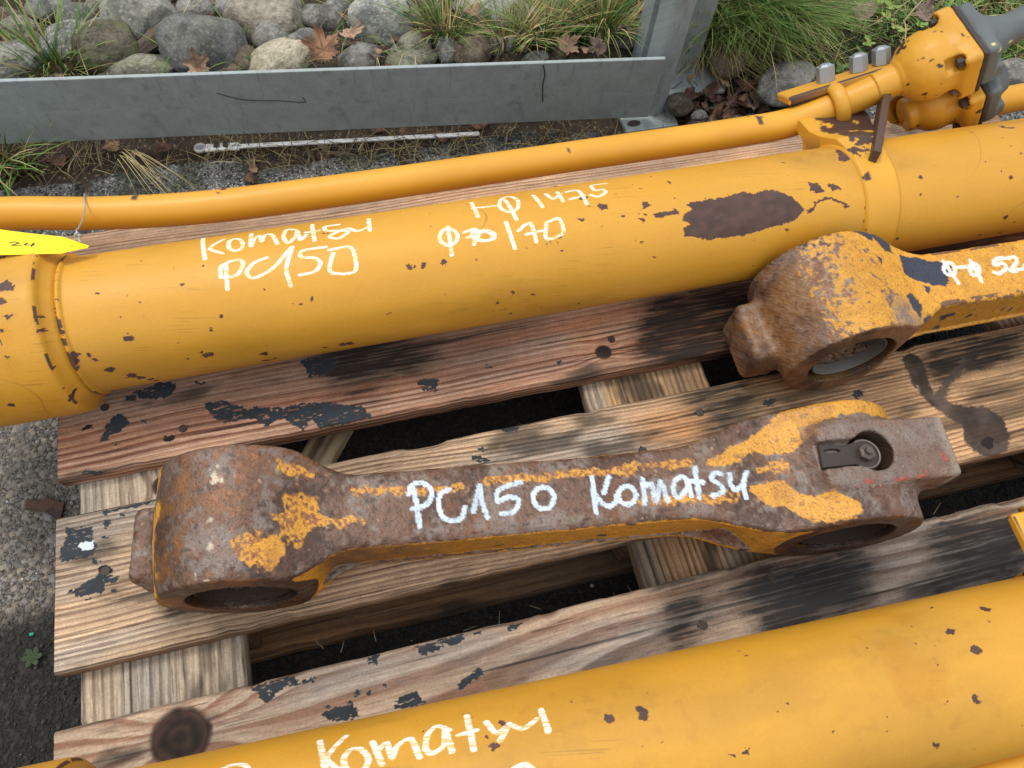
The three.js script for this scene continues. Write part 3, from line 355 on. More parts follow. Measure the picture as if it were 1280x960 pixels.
// vertex-coloured paint for fittings, brackets and pipes: yellow with chips on corners
const fitMat = std({ vertexColors: true, roughness: 0.45 });
const lin = (r, g, b) => new THREE.Color().setRGB(r / 255, g / 255, b / 255, THREE.SRGBColorSpace).toArray();
const YEL = lin(215, 156, 46), PRIM = lin(72, 50, 43), RUSTD = lin(84, 58, 46), GREYM = lin(98, 104, 104);
function painted(g, seed, amount = 0.72, base = YEL, under = PRIM, sc = 60) {
  return colorize(g, (x, y, z, o) => { const a = f3(x * 18 + seed, y * 18, z * 18, 3), n = f3(x * sc + seed * 3, y * sc, z * sc, 3) + 0.25 * (n3(x * 260, y * 260, z * 260) - 0.5); const c = n > amount ? under : base, k = 0.86 + 0.26 * a; o[0] = c[0] * k; o[1] = c[1] * k; o[2] = c[2] * k; });
}
const boltGeo = (r, h) => { const g = new THREE.CylinderGeometry(r * 0.96, r, h, 6, 1), c = new THREE.CylinderGeometry(r * 0.5, r * 0.86, h * 0.18, 6, 1).translate(0, h * 0.55, 0); const m = mergeGeometries([g.toNonIndexed(), c.toNonIndexed()]); m.computeVertexNormals(); return m; };
const zinc = std({ color: new THREE.Color().setRGB(0.36, 0.39, 0.42), roughness: 0.5, metalness: 0.55 });
const CY = HDR + 0.0002;                                           // height of the axis above the deck
function pipeGeo(pts, r, seed, chip) {                             // keeps 1.5 mm rings so that chips show
  const curve = new THREE.CatmullRomCurve3(pts.map((p) => new THREE.Vector3(...p)), false, 'centripetal'), L = curve.getLength(); return painted(new THREE.TubeGeometry(curve, Math.round(L / 0.003), r, 36), seed, chip, YEL, PRIM, 45);
}
function elbowField(C, e, f, S) {                                  // a dome on a pipe end with a bolted flange block behind it
  const dot = (a, x, y, z) => a[0] * x + a[1] * y + a[2] * z;
  return (X, Y, Z) => {
    const x = X - C[0], y = Y - C[1], z = Z - C[2], u = dot(e, x, y, z), v = dot(f, x, y, z), w = z;
    const rr = Math.hypot(v, w); let d = Math.max(rr - S.pipe, u, -S.len - u);
    d = smin(d, Math.max(rr - S.pipe * 1.16, Math.abs(u + 0.03) - 0.004), 0.004);
    d = smin(d, Math.hypot(u, v, w) - S.dome * 1.05, 0.003);
    d = smin(d, Math.max(rr - S.dome * 0.98, Math.abs(u - 0.012) - 0.014), 0.004);
    d = smin(d, sdBox(u - 0.028, v, w, 0.011, S.fv, S.fw, 0.006), 0.008);
    for (const a of [-1, 1]) for (const b of [-1, 1]) { const p = Math.hypot(v - a * (S.fv - 0.010), w - b * (S.fw - 0.010)); d = smax(d, -Math.max(p - 0.0085, -(u - 0.004)) * 1.0 - (u > 0.022 ? 9 : 0), 0.003); }
    return d + 0.0006 * (n3(X * 160, Y * 160, Z * 160) - 0.5);
  };
}
function makeCylinder(label, pos, turn, barrelM, headM, o) {
  const t = thing('hydraulic_cylinder', label, 'hydraulic cylinder', pos, turn, 'yellow hydraulic cylinders lying across the pallet');
  const at = (m) => { m.position.y = CY; return m; };
  const weld = []; for (let i = 0; i <= 10; i++) weld.push([0.0622 + 0.006 * (i / 10), CYR + 0.0026 * Math.sin(i / 10 * Math.PI) + 0.0012 * (1 - i / 10)]);
  at(part('barrel', revolveX([[0.058, CYR - 0.01], ...weld, ...steps(0.07, 1.36, 0.03).map((s) => [s, CYR]), [1.375, CYR - 0.004], [1.38, CYR - 0.015], [1.38, 0.0001]], 160, ...CTEX), barrelM, t));
  const hd = at(part('head', revolveX([[-0.16, 0.0001], [-0.16, HDR - 0.006], [-0.155, HDR - 0.001], [-0.15, HDR], [-0.05, HDR], [0.0045, HDR], [0.0056, HDR - 0.0006], [0.0067, HDR], [0.0199, HDR], [0.021, HDR - 0.0007], [0.0221, HDR], [0.045, HDR], [0.0495, HDR - 0.0006], [0.0518, HDR - 0.0026], [0.053, HDR - 0.006], [0.0545, HDR - 0.0095], [0.0585, HDR - 0.013], [0.0615, CYR + 0.0008], [0.063, CYR - 0.004]], 160, -0.17, 0.07), headM, t));
  void hd;
  const nut = []; for (let i = 0; i <= 6; i++) nut.push([0.8485 + 0.0035 * i / 6, CYR + 0.0008 + 0.0028 * Math.sin(i / 6 * Math.PI / 2)]);
  const col = at(part('collar', painted(revolveX([[0.847, CYR - 0.004], ...nut, ...steps(0.853, 0.886, 0.003).map((s) => [s, CYR + 0.0036]), [0.889, CYR + 0.0022], [0.8905, CYR - 0.004]], 220, 0, 1), o.seed, 0.74), fitMat, t));
  void col;
  o.fittings(t, at);
  return t;
}
const axis1 = { z: -0.156, slope: 0.0055 }, turn1 = -Math.atan(axis1.slope);
const bar1 = paintMaps(2048, 1024, ...CTEX, CYR, { seed: 5, polys: CHIPS1, lines: LINES1, spots: SPOTS1, text: TEXT1, random: 320, rust: (s, d) => (s < 0.066 ? 0.52 + 0.35 * sstep(0.5, 0.7, f2(d * 0.09, 3, 2, 4)) : 0) });
const head1 = paintMaps(512, 1024, -0.17, 0.07, HDR, { seed: 9, spots: HEADSPOTS, random: 25, rust: (s) => (Math.abs(s - 0.0512) < 0.0009 ? 0.6 : Math.abs(s - 0.021) < 0.0005 ? 0.52 : 0) });
const bar2 = paintMaps(2048, 1024, ...CTEX, CYR, { seed: 15, spots: SPOTS2, text: TEXT2, random: 220, stroke: 0.0047 });
const TR = 0.0168;                                                  // pipe radius
// positions below are relative to the cylinder axis: x along it, y up, z towards the viewer
function fittings1(t, at) {
  const e = [0.9, 0.436, 0], f = [-0.436, 0.9, 0], rel = (x, y, z) => [x, y - 0.2257, z - axis1.z - axis1.slope * x];
  at(part('long_pipe', pipeGeo([[-0.25, 0.236, -0.305], [-0.08, 0.236, -0.305], [0.0, 0.235, -0.297], [0.07, 0.232, -0.286], [0.17, 0.231, -0.2745], [0.3, 0.23, -0.2715], [0.6, 0.23, -0.2715], [0.79, 0.23, -0.272], [0.845, 0.2335, -0.2715], [0.895, 0.25, -0.271], [0.93, 0.266, -0.27], [0.975, 0.288, -0.27]].map((p) => rel(...p)), TR, 3, 0.84), fitMat, t));
  at(part('short_pipe', pipeGeo([[1.0, 0.226, -0.2745], [1.03, 0.214, -0.2745], [1.07, 0.211, -0.2745], [1.12, 0.213, -0.2745], [1.2, 0.217, -0.2745], [1.45, 0.219, -0.2745]].map((p) => rel(...p)), TR, 8, 0.78), fitMat, t));
  const c1 = rel(0.992, 0.298, -0.27), c2 = rel(1.03, 0.243, -0.262), S = { pipe: 0.0172, dome: 0.0365, len: 0.06, fv: 0.033, fw: 0.041 };
  for (const [k, c, sh] of [[0, c1, S], [1, c2, { ...S, len: 0.035, dome: 0.030 }]]) {
    const g = surfaceNets(elbowField(c, e, f, sh), [c[0] - 0.1, c[1] - 0.075, c[2] - 0.06], [c[0] + 0.075, c[1] + 0.075, c[2] + 0.06], 0.0016);
    at(part('elbow_fitting', painted(g, 21 + k * 7, 0.715, YEL, PRIM, 48), fitMat, t));
    for (const a of [-1, 1]) for (const b of [-1, 1]) {              // bolts of the flange block
      const v = a * (sh.fv - 0.010), m = at(part('flange_bolt', boltGeo(0.0058, 0.009), k === 0 && a < 0 ? fitBolt : darkBolt, t)); m.position.set(c[0] + e[0] * 0.019 + f[0] * v, CY + c[1] + e[1] * 0.019 + f[1] * v, c[2] + b * (sh.fw - 0.010)); m.quaternion.setFromUnitVectors(new THREE.Vector3(0, -1, 0), new THREE.Vector3(...e));
    }
    // gasket and grey hose flange behind the block
    const q = new THREE.Quaternion().setFromUnitVectors(new THREE.Vector3(1, 0, 0), new THREE.Vector3(...e)), put = (name, g2, mat, off) => { const m = at(part(name, g2, mat, t)); m.position.set(c[0] + e[0] * off, CY + c[1] + e[1] * off, c[2]); m.quaternion.copy(q); return m; };
    put('gasket', rbox(0.005, sh.fv * 1.9, sh.fw * 1.92, 0.002), darkBolt, 0.0405);
    const hf = surfaceNets((x, y, z) => { let d = sdBox(x - 0.008, y, z, 0.008, sh.fv * 0.86, sh.fw * 0.92, 0.005); d = smin(d, Math.hypot(x - 0.012, y, z) - 0.026, 0.012); for (const b of [-1, 1]) d = smin(d, sdBox(x - 0.019, y + 0.017, z - b * 0.026, 0.007, 0.009, 0.009, 0.004), 0.004); d = smin(d, Math.max(Math.hypot(y, z) - 0.017, Math.abs(x - (k ? 0.02 : 0.06)) - (k ? 0.012 : 0.05)), 0.012); return d + 0.0014 * (f3(x * 120, y * 120, z * 120 + k * 9, 3) - 0.5); }, [-0.006, -0.06, -0.06], [k ? 0.07 : 0.125, 0.06, 0.06], 0.0018);
    put('hose_flange', painted(hf, 40 + k, 0.735, GREYM, lin(214, 204, 132), 55), greyFit, 0.043);
  }
  const he = [c1[0] + e[0] * 0.16, c1[1] + e[1] * 0.16 , c1[2]];
  at(part('hose', painted(tube([[c1[0] + e[0] * 0.10, c1[1] + e[1] * 0.10, c1[2]], he, [he[0] + 0.12, he[1] + 0.015, he[2] - 0.005], [he[0] + 0.5, he[1] - 0.06, he[2] - 0.03]], 0.0162, 24, 120), 44, 0.8, lin(86, 92, 92), lin(60, 64, 64)), greyFit, t));
  // clamp plate over the pipes, its three bolts, and the strap under the pipe
  const cp = [0.905, 0.262, -0.296], cq = rel(...cp), ca = 0.24;
  const plate = painted(new RoundedBoxGeometry(0.125, 0.010, 0.036, 8, 0.003).rotateX(-0.62).rotateZ(ca), 52, 0.56); const pl = at(part('clamp_plate', plate, fitMat, t)); pl.position.set(cq[0], CY + cq[1], cq[2]);
  for (const [dx, dz] of [[-0.012, -0.006], [0.026, -0.006], [0.052, -0.006]]) { const m = at(part('clamp_bolt', boltGeo(0.0105, 0.017), zinc, t)); m.position.set(cq[0] + dx, CY + cq[1] + dx * 0.25 + 0.011, cq[2] - 0.009); m.rotation.set(-0.62, 0, ca, 'ZYX'); }
  const st = painted(new THREE.TorusGeometry(TR + 0.004, 0.0058, 14, 70), 57, 0.6); st.scale(1, 1, 1.5); st.rotateY(Math.PI / 2); st.rotateZ(0.35);
  const sp = at(part('pipe_strap', st, fitMat, t)), sr = rel(0.9, 0.2525, -0.271); sp.position.set(sr[0], CY + sr[1], sr[2]);
  // saddle bracket from the collar back to the clamp, and the bare rusty bar standing on it
  const sh = new THREE.Shape(), zy = (z, y) => [z - axis1.z, y - 0.2257];
  [[-0.165, 0.293], [-0.2, 0.284], [-0.222, 0.266], [-0.24, 0.255], [-0.262, 0.25], [-0.272, 0.245], [-0.27, 0.236], [-0.245, 0.24], [-0.223, 0.222], [-0.2, 0.26]].flatMap((p, i, A) => { const q = A[(i + 1) % A.length], n = Math.ceil(Math.hypot(q[0] - p[0], q[1] - p[1]) / 0.002); return Array.from({ length: n }, (_, k) => [mix(p[0], q[0], k / n), mix(p[1], q[1], k / n)]); }).forEach(([z, y], i) => { const [a, b] = zy(z, y); i ? sh.lineTo(a, b) : sh.moveTo(a, b); });
  const sg = new THREE.ExtrudeGeometry(sh, { depth: 0.034, bevelSize: 0.0015, bevelThickness: 0.0015, bevelSegments: 2, steps: 24 }).rotateY(-Math.PI / 2).translate(0.886, 0, 0), gp = sg.attributes.position;
  for (let i = 0; i < gp.count; i++) gp.setX(i, gp.getX(i) + (gp.getX(i) - 0.852) / 0.034 * 0.045 * sstep(0.0, -0.11, gp.getZ(i)));
  sg.computeVertexNormals();
  const saddle = painted(sg, 63, 0.66), sc = saddle.attributes.color; for (let i = 0; i < gp.count; i++) { const w = f3(gp.getX(i) * 90, gp.getY(i) * 90, gp.getZ(i) * 90, 3); if (gp.getX(i) > 0.866 + 0.012 * (w - 0.5) && gp.getZ(i) < -0.036 + 0.05 * (w - 0.5) && w < 0.66) sc.setXYZ(i, PRIM[0], PRIM[1], PRIM[2]); }
  at(part('saddle_bracket', saddle, fitMat, t));
  const b0 = new THREE.Vector3(...rel(0.866, 0.298, -0.152)), b1 = new THREE.Vector3(...rel(0.952, 0.266, -0.262)), bar = at(part('rusty_bar', painted(new RoundedBoxGeometry(0.0085, 0.02, b0.distanceTo(b1), 3, 0.0015), 66, 0.8, lin(80, 60, 52), lin(150, 98, 30)), fitMat, t));
  bar.quaternion.setFromUnitVectors(new THREE.Vector3(0, 0, 1), b0.clone().sub(b1).normalize()); bar.position.set((b0.x + b1.x) / 2, CY + (b0.y + b1.y) / 2, (b0.z + b1.z) / 2);
}
const darkBolt = std({ color: new THREE.Color().setRGB(0.045, 0.032, 0.028), roughness: 0.6 }), fitBolt = std({ color: new THREE.Color().setRGB(0.14, 0.10, 0.07), roughness: 0.6 });
const greyFit = std({ vertexColors: true, roughness: 0.6 });
function fittings2(t, at) {
  const rel = (x, y, z) => [x, y - 0.2257, z - 0.302 - 0.0394 * x];
  at(part('long_pipe', pipeGeo([[-0.05, 0.2, 0.385], [0.2, 0.2, 0.404], [0.6, 0.2, 0.41], [0.8, 0.2, 0.4095], [1.4, 0.2, 0.42]].map((p) => rel(...p)), TR, 13, 0.8), fitMat, t));
  const c = rel(0.885, 0.268, 0.243), p = at(part('clamp_plate', painted(new RoundedBoxGeometry(0.11, 0.011, 0.04, 6, 0.003).rotateZ(0.1), 72, 0.66), fitMat, t)); p.position.set(c[0] + 0.0, CY + c[1], c[2]);
  const sh = new THREE.Shape(); [[-0.03, 0.058], [-0.06, 0.045], [-0.07, 0.038], [-0.118, 0.037], [-0.118, 0.027], [-0.07, 0.022], [-0.05, 0.03]].forEach(([z, y], i) => (i ? sh.lineTo(z, y) : sh.moveTo(z, y)));
  at(part('saddle_bracket', painted(new THREE.ExtrudeGeometry(sh, { depth: 0.034, bevelSize: 0.0015, bevelThickness: 0.0015, bevelSegments: 2, steps: 8 }).rotateY(-Math.PI / 2).translate(0.886, 0, 0), 75, 0.66), fitMat, t));
}
makeCylinder('yellow hydraulic cylinder with long pipe and hose elbows, on the far side of the pallet', [0, DECK, axis1.z], turn1, bar1, head1, { seed: 31, fittings: fittings1 });
makeCylinder('yellow hydraulic cylinder on the near side, cut off by the bottom picture edge', [0, DECK, 0.302], -Math.atan(0.0394), bar2, head1, { seed: 37, fittings: fittings2 });

// ---------------------------------------------------------------- bucket links (castings with two pin bosses)
const LZ = -0.055, RX = 0.533;
function linkField(x, y, z) {
  const az = Math.abs(z - LZ), l = sstep(0.098, 0.04, x), r = sstep(0.375, 0.468, x);
  const hw = 0.033 + 0.022 * l + 0.0215 * r, hweb = 0.0298 + 0.026 * sstep(0.078, 0.05, x) + 0.026 * sstep(0.43, 0.462, x);
  const plan = (az - hw) * 0.85, c = (x - 0.266) / 0.266, top = 0.1075 + 0.014 * c * c, bot = 0.046 - 0.012 * c * c;
  let arm = Math.abs(y - (top + bot) / 2) - (top - bot) / 2; arm = Math.max(arm, -x, x - RX);
  const crown = sstep(0.006, -0.05, z), cl = Math.hypot(x, y - 0.067 - 0.003 * crown) - 0.067 - 0.0045 * crown, cr = Math.hypot(x - RX, y - 0.0685) - 0.0685;
  let side = smin(smin(arm, cl, 0.02), cr, 0.02), d = smax(side, plan, mix(0.0045, 0.009, sstep(0.05, 0.1, x) * sstep(0.45, 0.4, x)));
  const rec = Math.max(arm + 0.0085, hweb - az, 0.05 - x, x - 0.485); d = smax(d, -rec, 0.003);
  const nub = sdBox(x + 0.078, y - 0.041, z - LZ, 0.0185, 0.027, 0.033, 0.008); d = smin(d, nub, 0.013);
  const lugTail = Math.hypot(Math.max(0, 0.512 - x), Math.max(0, az - 0.012) * 0.9) - 0.019;
  let lug = sdBox(x - 0.556, y - 0.1195, z + 0.0585, 0.061, 0.0215, 0.0285, 0.0045); lug = smax(lug, lugTail, 0.006); d = smin(d, lug, 0.012);
  d = smax(d, -(Math.max(Math.hypot(x - 0.543, z + 0.058) - 0.0185, 0.108 - y)), 0.002);
  d = smax(d, -sdBox(x - 0.519, y - 0.14, z + 0.058, 0.024, 0.0065, 0.0125, 0.002), 0.002);
  for (const [X, Y] of [[0, 0.067], [RX, 0.0685]]) { const b = Math.hypot(x - X, y - Y); d = smax(d, -Math.max(b - 0.0385, 0), 0.002); d = smax(d, -Math.max(b - 0.0445, LZ + 0.04 - z), 0.0015); d = smax(d, -Math.max(b - 0.0445, z - LZ + 0.04), 0.0015); }
  if (d < 0.006) d += 0.0012 * (f3(x * 26, y * 26, z * 26, 2) - 0.5) + 0.0005 * (n3(x * 150, y * 150, z * 150) - 0.5) + 0.0004 * (n3(x * 420, y * 420, z * 420) - 0.5);
  return d;
}
const linkGeo = surfaceNets(linkField, [-0.106, -0.004, -0.116], [0.624, 0.148, 0.006], 0.0013);
const castBump = tex(512, 512, (i, j, o) => { o[0] = o[1] = o[2] = 255 * clamp(0.5 + 0.9 * (f2(i / 6, j / 6, 4, 3) - 0.5)); }, false);
uvMetres(linkGeo, 1); castBump.repeat.set(5, 5);
// flat outlines in the link's own x-z plane (mm), sampled with noise
const flat = (draw) => { const W = 1500, H = 300, m = mask(W, H, (g) => draw(g, (p) => [(p[0] + 110) * 2, (p[1] + 130) * 2])); return (x, z) => m((x * 1000 + 110) * 2, (z * 1000 + 130) * 2); };
const softAll = (list) => { const W = 1500, H = 300, m = blur(W, H, (g) => { for (const q of list) { path(g, q, (p) => [(p[0] + 110) * 2, (p[1] + 130) * 2]); g.closePath(); g.fill(); } }, 1); return (x, z) => m((x * 1000 + 110) * 2, (z * 1000 + 130) * 2); };
const fillAll = (list) => flat((g, f) => { for (const q of list) { path(g, q, f); g.closePath(); g.fill(); } });
const strokeAll = (list, w) => flat((g, f) => { g.lineWidth = w; for (const q of list) { curve(g, q, f); g.stroke(); } });
const YP = [[[24, -27], [40, -35], [49, -24], [45, -11], [34, -5], [24, -13]], [[401, -67], [424, -78], [458, -91], [485, -109], [510, -116], [553, -116], [595, -112], [600, -92], [532, -94], [505, -88], [495, -76], [481, -68], [449, -73], [421, -64]], [[437, -42], [468, -46], [481, -27], [503, -27], [521, -14], [518, -4], [488, -1], [468, -19], [445, -29]]];
const YS = [[[26, -50], [68, -50], [110, -49], [110, -38], [68, -39], [61, -23], [49, -24], [39, -42]], [[91, -75], [178, -70], [198, -72], [198, -63], [164, -60], [97, -65]], [[206, -75], [304, -75], [398, -77], [398, -65], [317, -64], [205, -65]], [[450, -63], [480, -64], [478, -49], [447, -52]], [[38, -97], [74, -90], [71, -80], [38, -83]], [[8, -28], [33, -42], [37, -3], [15, -12]], [[45, -70], [74, -69], [74, -49], [45, -51]], [[300, -42], [380, -44], [436, -40], [430, -28], [380, -32]]];
const RD = [[[513, -30], [535, -32], [533, -28], [513, -27]], [[553, -32], [571, -32], [585, -35], [584, -31], [555, -29]], [[602, -53], [607, -45], [606, -39], [602, -45]], [[497, -77], [500, -79], [500, -73], [496, -72]]];
const NV = [[[6, -112], [25, -112], [41, -105], [32, -98], [14, -106]], [[39, -111], [61, -107], [60, -86], [46, -87], [39, -101]], [[69, -86], [97, -77], [121, -69], [114, -57], [82, -50], [61, -61]], [[108, -72], [123, -64], [102, -43], [82, -50]], [[45, -35], [57, -37], [63, -22], [53, -11], [46, -18]], [[56, -9], [79, -18], [113, -21], [132, -22], [128, -15], [79, -9], [57, -1]], [[27, -81], [34, -76], [27, -68]], [[77, -48], [85, -46], [78, -38]]];
const K = { steel: lin(126, 112, 105), rust: lin(108, 80, 65), brown: lin(66, 44, 32), orange: lin(150, 98, 58), yellow: lin(212, 154, 52), dirty: lin(158, 108, 22), navy: lin(46, 54, 72), white: lin(200, 222, 248), white2: lin(244, 240, 234), red: lin(180, 60, 50), pale: lin(200, 188, 172), black: lin(26, 20, 17) };
const put3 = (o, c, t = 1) => { o[0] = mix(o[0], c[0], t); o[1] = mix(o[1], c[1], t); o[2] = mix(o[2], c[2], t); };
function linkColours(second) {
  const g = new THREE.BufferGeometry(); for (const k of ['position', 'normal', 'uv']) g.setAttribute(k, linkGeo.attributes[k]); g.setIndex(linkGeo.index);
  const yp = second ? null : softAll(YP), ys = second ? null : softAll(YS), rd = second ? null : fillAll(RD), nv = second ? fillAll(NV) : null, tx = strokeAll(second ? TEXTM : TEXTL, second ? 8.5 : 8.2), N = g.attributes.normal, q = second ? 31 : 0;
  colorize(g, (x, y, z, o, i) => {
    const ny = N.getY(i), nz = N.getZ(i), big = f3(x * 16 + q, y * 16, z * 16, 4), mid = f3(x * 60 + q, y * 60, z * 60, 4), fine = f3(x * 220, y * 220 + q, z * 220, 3), sp = n3(x * 500, y * 500, z * 500 + q), wx = x + 0.006 * (f3(x * 90, y * 90, z * 90, 3) - 0.5) + 0.003 * (sp - 0.5), wz = z + 0.006 * (f3(x * 90 + 9, y * 90, z * 90, 3) - 0.5) + 0.003 * (fine - 0.5);
    const bore = Math.min(Math.hypot(x, y - 0.067), Math.hypot(x - RX, y - 0.0685)), az = Math.abs(z - LZ), l = sstep(0.098, 0.04, x), hw = 0.033 + 0.022 * l + 0.0215 * sstep(0.375, 0.468, x), cx = (x - 0.266) / 0.266, inSide = y < 0.1035 + 0.014 * cx * cx - 0.006 * (mid - 0.5) && ny < 0.6 && x > 0.05 && x < 0.485 && bore > 0.062;
    o[0] = o[1] = o[2] = 0;
    if (!second) {
      put3(o, K.steel); put3(o, K.rust, sstep(0.34, 0.56, mid + 0.5 * (fine - 0.5))); put3(o, K.brown, sstep(0.46, 0.66, big + 0.5 * (fine - 0.5)) * 0.85); put3(o, K.orange, sstep(0.56, 0.74, f3(x * 34 + 5, y * 34, z * 34, 5) + 0.6 * (fine - 0.5) + 0.2 * (sp - 0.5)) * 0.26); put3(o, K.pale, sstep(0.76, 0.84, fine) * 0.35); put3(o, K.black, sstep(0.74, 0.82, n3(x * 260, y * 260, z * 260)) * 0.5);
      if (x < 0.06 && x > -0.07) { put3(o, K.brown, sstep(-0.02, -0.06, x) * 0.6); put3(o, K.dirty, sstep(0.45, 0.7, mid) * sstep(0.0, -0.06, x) * 0.4); put3(o, K.orange, sstep(0.46, 0.7, mid + 0.5 * (fine - 0.5)) * 0.4 * sstep(0.045, 0.015, Math.abs(x + 0.012 + 0.2 * (z - LZ))) * 0.7); if (Math.abs(x + 0.008 + 0.1 * (z - LZ)) < 0.006 && ny > 0.8) put3(o, K.pale, sstep(0.62, 0.68, f3(x * 150, 3, z * 150, 3)) * 0.9); }
      if (x < -0.055 && x > -0.079) put3(o, K.yellow, sstep(0.42, 0.6, mid + 0.4 * (1 - Math.abs(x + 0.066) / 0.012) - 0.25));
      const grain = 0.5 * n3(x * 330, y * 330, z * 330) + 0.3 * fine + 0.3 * mid; if (ny > 0.2 || z < -0.1) { { const e = sstep(-0.04, 0.05, yp(wx, wz) * 0.98 - grain + (x > 0.3 ? 0.06 : -0.06)); put3(o, K.yellow, e * (0.85 + 0.15 * sp)); put3(o, K.orange, e * sstep(0.5, 0.62, mid) * 0.35); put3(o, K.rust, e * sstep(0.62, 0.72, fine) * 0.6); } put3(o, sp > 0.45 ? K.yellow : K.orange, 0.85 * sstep(-0.03, 0.06, ys(wx, wz) * 0.74 - grain)); }
      if (inSide) { const t = sstep(0.04, 0.3, x + 0.25 * (mid - 0.5)); put3(o, K.yellow, 0.92); put3(o, K.dirty, 0.15); put3(o, K.rust, (1 - t) * sstep(0.3, 0.6, fine + mid * 0.4) * 0.9); put3(o, K.orange, (1 - t) * sstep(0.5, 0.65, mid) * 0.7); put3(o, K.yellow, sstep(0.075, 0.062, x) + t * 0.35); put3(o, K.navy, sstep(0.7, 0.76, f3(x * 45 + 2, y * 60, z * 45, 3)) * t); put3(o, K.brown, sstep(0.64, 0.78, mid + 0.4 * (fine - 0.5)) * 0.35); }
      if (nz > 0.6 && z > -0.02 && !inSide) { put3(o, K.brown, 0.55); put3(o, K.orange, sstep(0.55, 0.7, mid) * 0.35); }
      if (x > 0.49 && y > 0.118 && Math.abs(z + 0.0585) < 0.031) { put3(o, K.steel, 0.55); put3(o, K.rust, sstep(0.5, 0.66, mid) * 0.5); if (rd(wx, wz) > 0.4) put3(o, K.red, 0.55 * sstep(0.4, 0.6, fine)); put3(o, K.pale, sstep(0.604, 0.612, x) * 0.25); }
      if (tx(x + 0.0007 * (sp - 0.5), z + 0.0007 * (fine - 0.5)) > 0.2 && ny > 0.5 && y > 0.09) put3(o, K.white, sstep(0.25, 0.6, tx(x + 0.0004 * (sp - 0.5), z)) * clamp(0.55 + 0.75 * mid + 0.3 * (fine - 0.5), 0.45, 1));
    } else {
      put3(o, K.yellow); put3(o, K.dirty, sstep(0.5, 0.7, big) * 0.3);
      const boss = sstep(0.09, 0.02, x), wear = boss * (0.2 + 0.5 * (n3(x * 330, y * 330, z * 330) - 0.5) + 0.34 * sstep(-0.01, -0.06, x)) + 0.5 * (fine - 0.5) + 0.75 * (mid - 0.5) + 0.3 * (big - 0.5);
      put3(o, sp > 0.45 ? K.rust : K.steel, 0.9 * sstep(0.3, 0.4, wear)); if (wear + 0.3 * (sp - 0.5) > 0.5) { put3(o, K.brown, sstep(0.52, 0.62, mid)); put3(o, K.orange, sstep(0.5, 0.66, big) * 0.5); }
      if (x < -0.045 - 0.02 * (big - 0.5)) { put3(o, K.rust, 0.75); put3(o, K.steel, sstep(0.45, 0.6, fine) * 0.5); put3(o, K.brown, sstep(0.5, 0.7, mid) * 0.6); put3(o, K.dirty, sstep(0.5, 0.7, big) * 0.3); }
      put3(o, K.steel, sstep(0.03, 0.0, Math.hypot(x - 0.035, z + 0.012)) * sstep(0.35, 0.5, mid) * (ny > 0 ? 1 : 0));
      if (nv(wx, wz) > 0.35 + 0.9 * (f3(x * 110, y * 110, z * 110, 3) - 0.42) && ny > -0.2) put3(o, K.navy, 1);
      if (y > 0.1 && ny > 0.2 && az > hw - 0.006 && x > 0.07) put3(o, mid > 0.5 ? K.rust : K.yellow, 0.9);
      if (inSide) { put3(o, K.dirty, 0.5); put3(o, K.navy, sstep(0.64, 0.7, mid)); }
      if (nz > 0.6 && z > -0.02 && x < 0.07) { put3(o, K.rust, 0.9); put3(o, K.brown, sstep(0.45, 0.65, mid) * 0.8); put3(o, K.orange, sstep(0.55, 0.7, big) * 0.5); }
      if (tx(x + 0.0007 * (sp - 0.5), z + 0.0007 * (fine - 0.5)) > 0.2 && ny > 0.5 && y > 0.09) put3(o, K.white2, 0.92 * sstep(0.25, 0.6, tx(x + 0.0004 * (sp - 0.5), z)));
    }
    if (bore < 0.0452) { put3(o, K.brown, 0.6); put3(o, bore < 0.0395 ? K.steel : K.black, 0.5); }
    const hole = Math.hypot(x - 0.543, z + 0.058); if (hole < 0.0192 && y < 0.139 && x > 0.5) put3(o, K.brown, 0.75);
    const k = 0.82 + 0.36 * fine; o[0] *= k; o[1] *= k; o[2] *= k;
  });
  return g;
}
const grime = tex(1024, 1024, (i, j, o) => { const a = f2(i / 3, j / 3, 3, 3), b = f2(i / 14, j / 14, 4, 9), c = n2(i / 1.6, j / 1.6, 5); let t = 250 + 40 * (b - 0.5) - 60 * sstep(0.6, 0.78, a) - 50 * sstep(0.78, 0.9, c) + 30 * sstep(0.7, 0.85, n2(i / 2.5 + 40, j / 2.5, 8)); o[0] = t * 1.02; o[1] = t * 0.99; o[2] = t * 0.95; }); grime.repeat.set(2.4, 2.4);
const linkM1 = std({ vertexColors: true, map: grime, roughness: 0.5, metalness: 0.1, bumpMap: castBump, bumpScale: 0.0008 }), linkM2 = std({ vertexColors: true, map: grime, roughness: 0.52, bumpMap: castBump, bumpScale: 0.0008 });
const bright = std({ color: new THREE.Color().setRGB(0.17, 0.16, 0.145), roughness: 0.5, metalness: 0.2 }), dull = std({ color: new THREE.Color().setRGB(0.045, 0.03, 0.022), roughness: 0.5, bumpMap: castBump, bumpScale: 0.001 });
const dull2 = std({ color: new THREE.Color().setRGB(0.09, 0.068, 0.055), roughness: 0.5, metalness: 0.2 });
const worn = std({ color: new THREE.Color().setRGB(0.16, 0.135, 0.115), roughness: 0.45, metalness: 0.5 }), clip = std({ color: new THREE.Color().setRGB(0.04, 0.029, 0.024), roughness: 0.6, metalness: 0.1 });
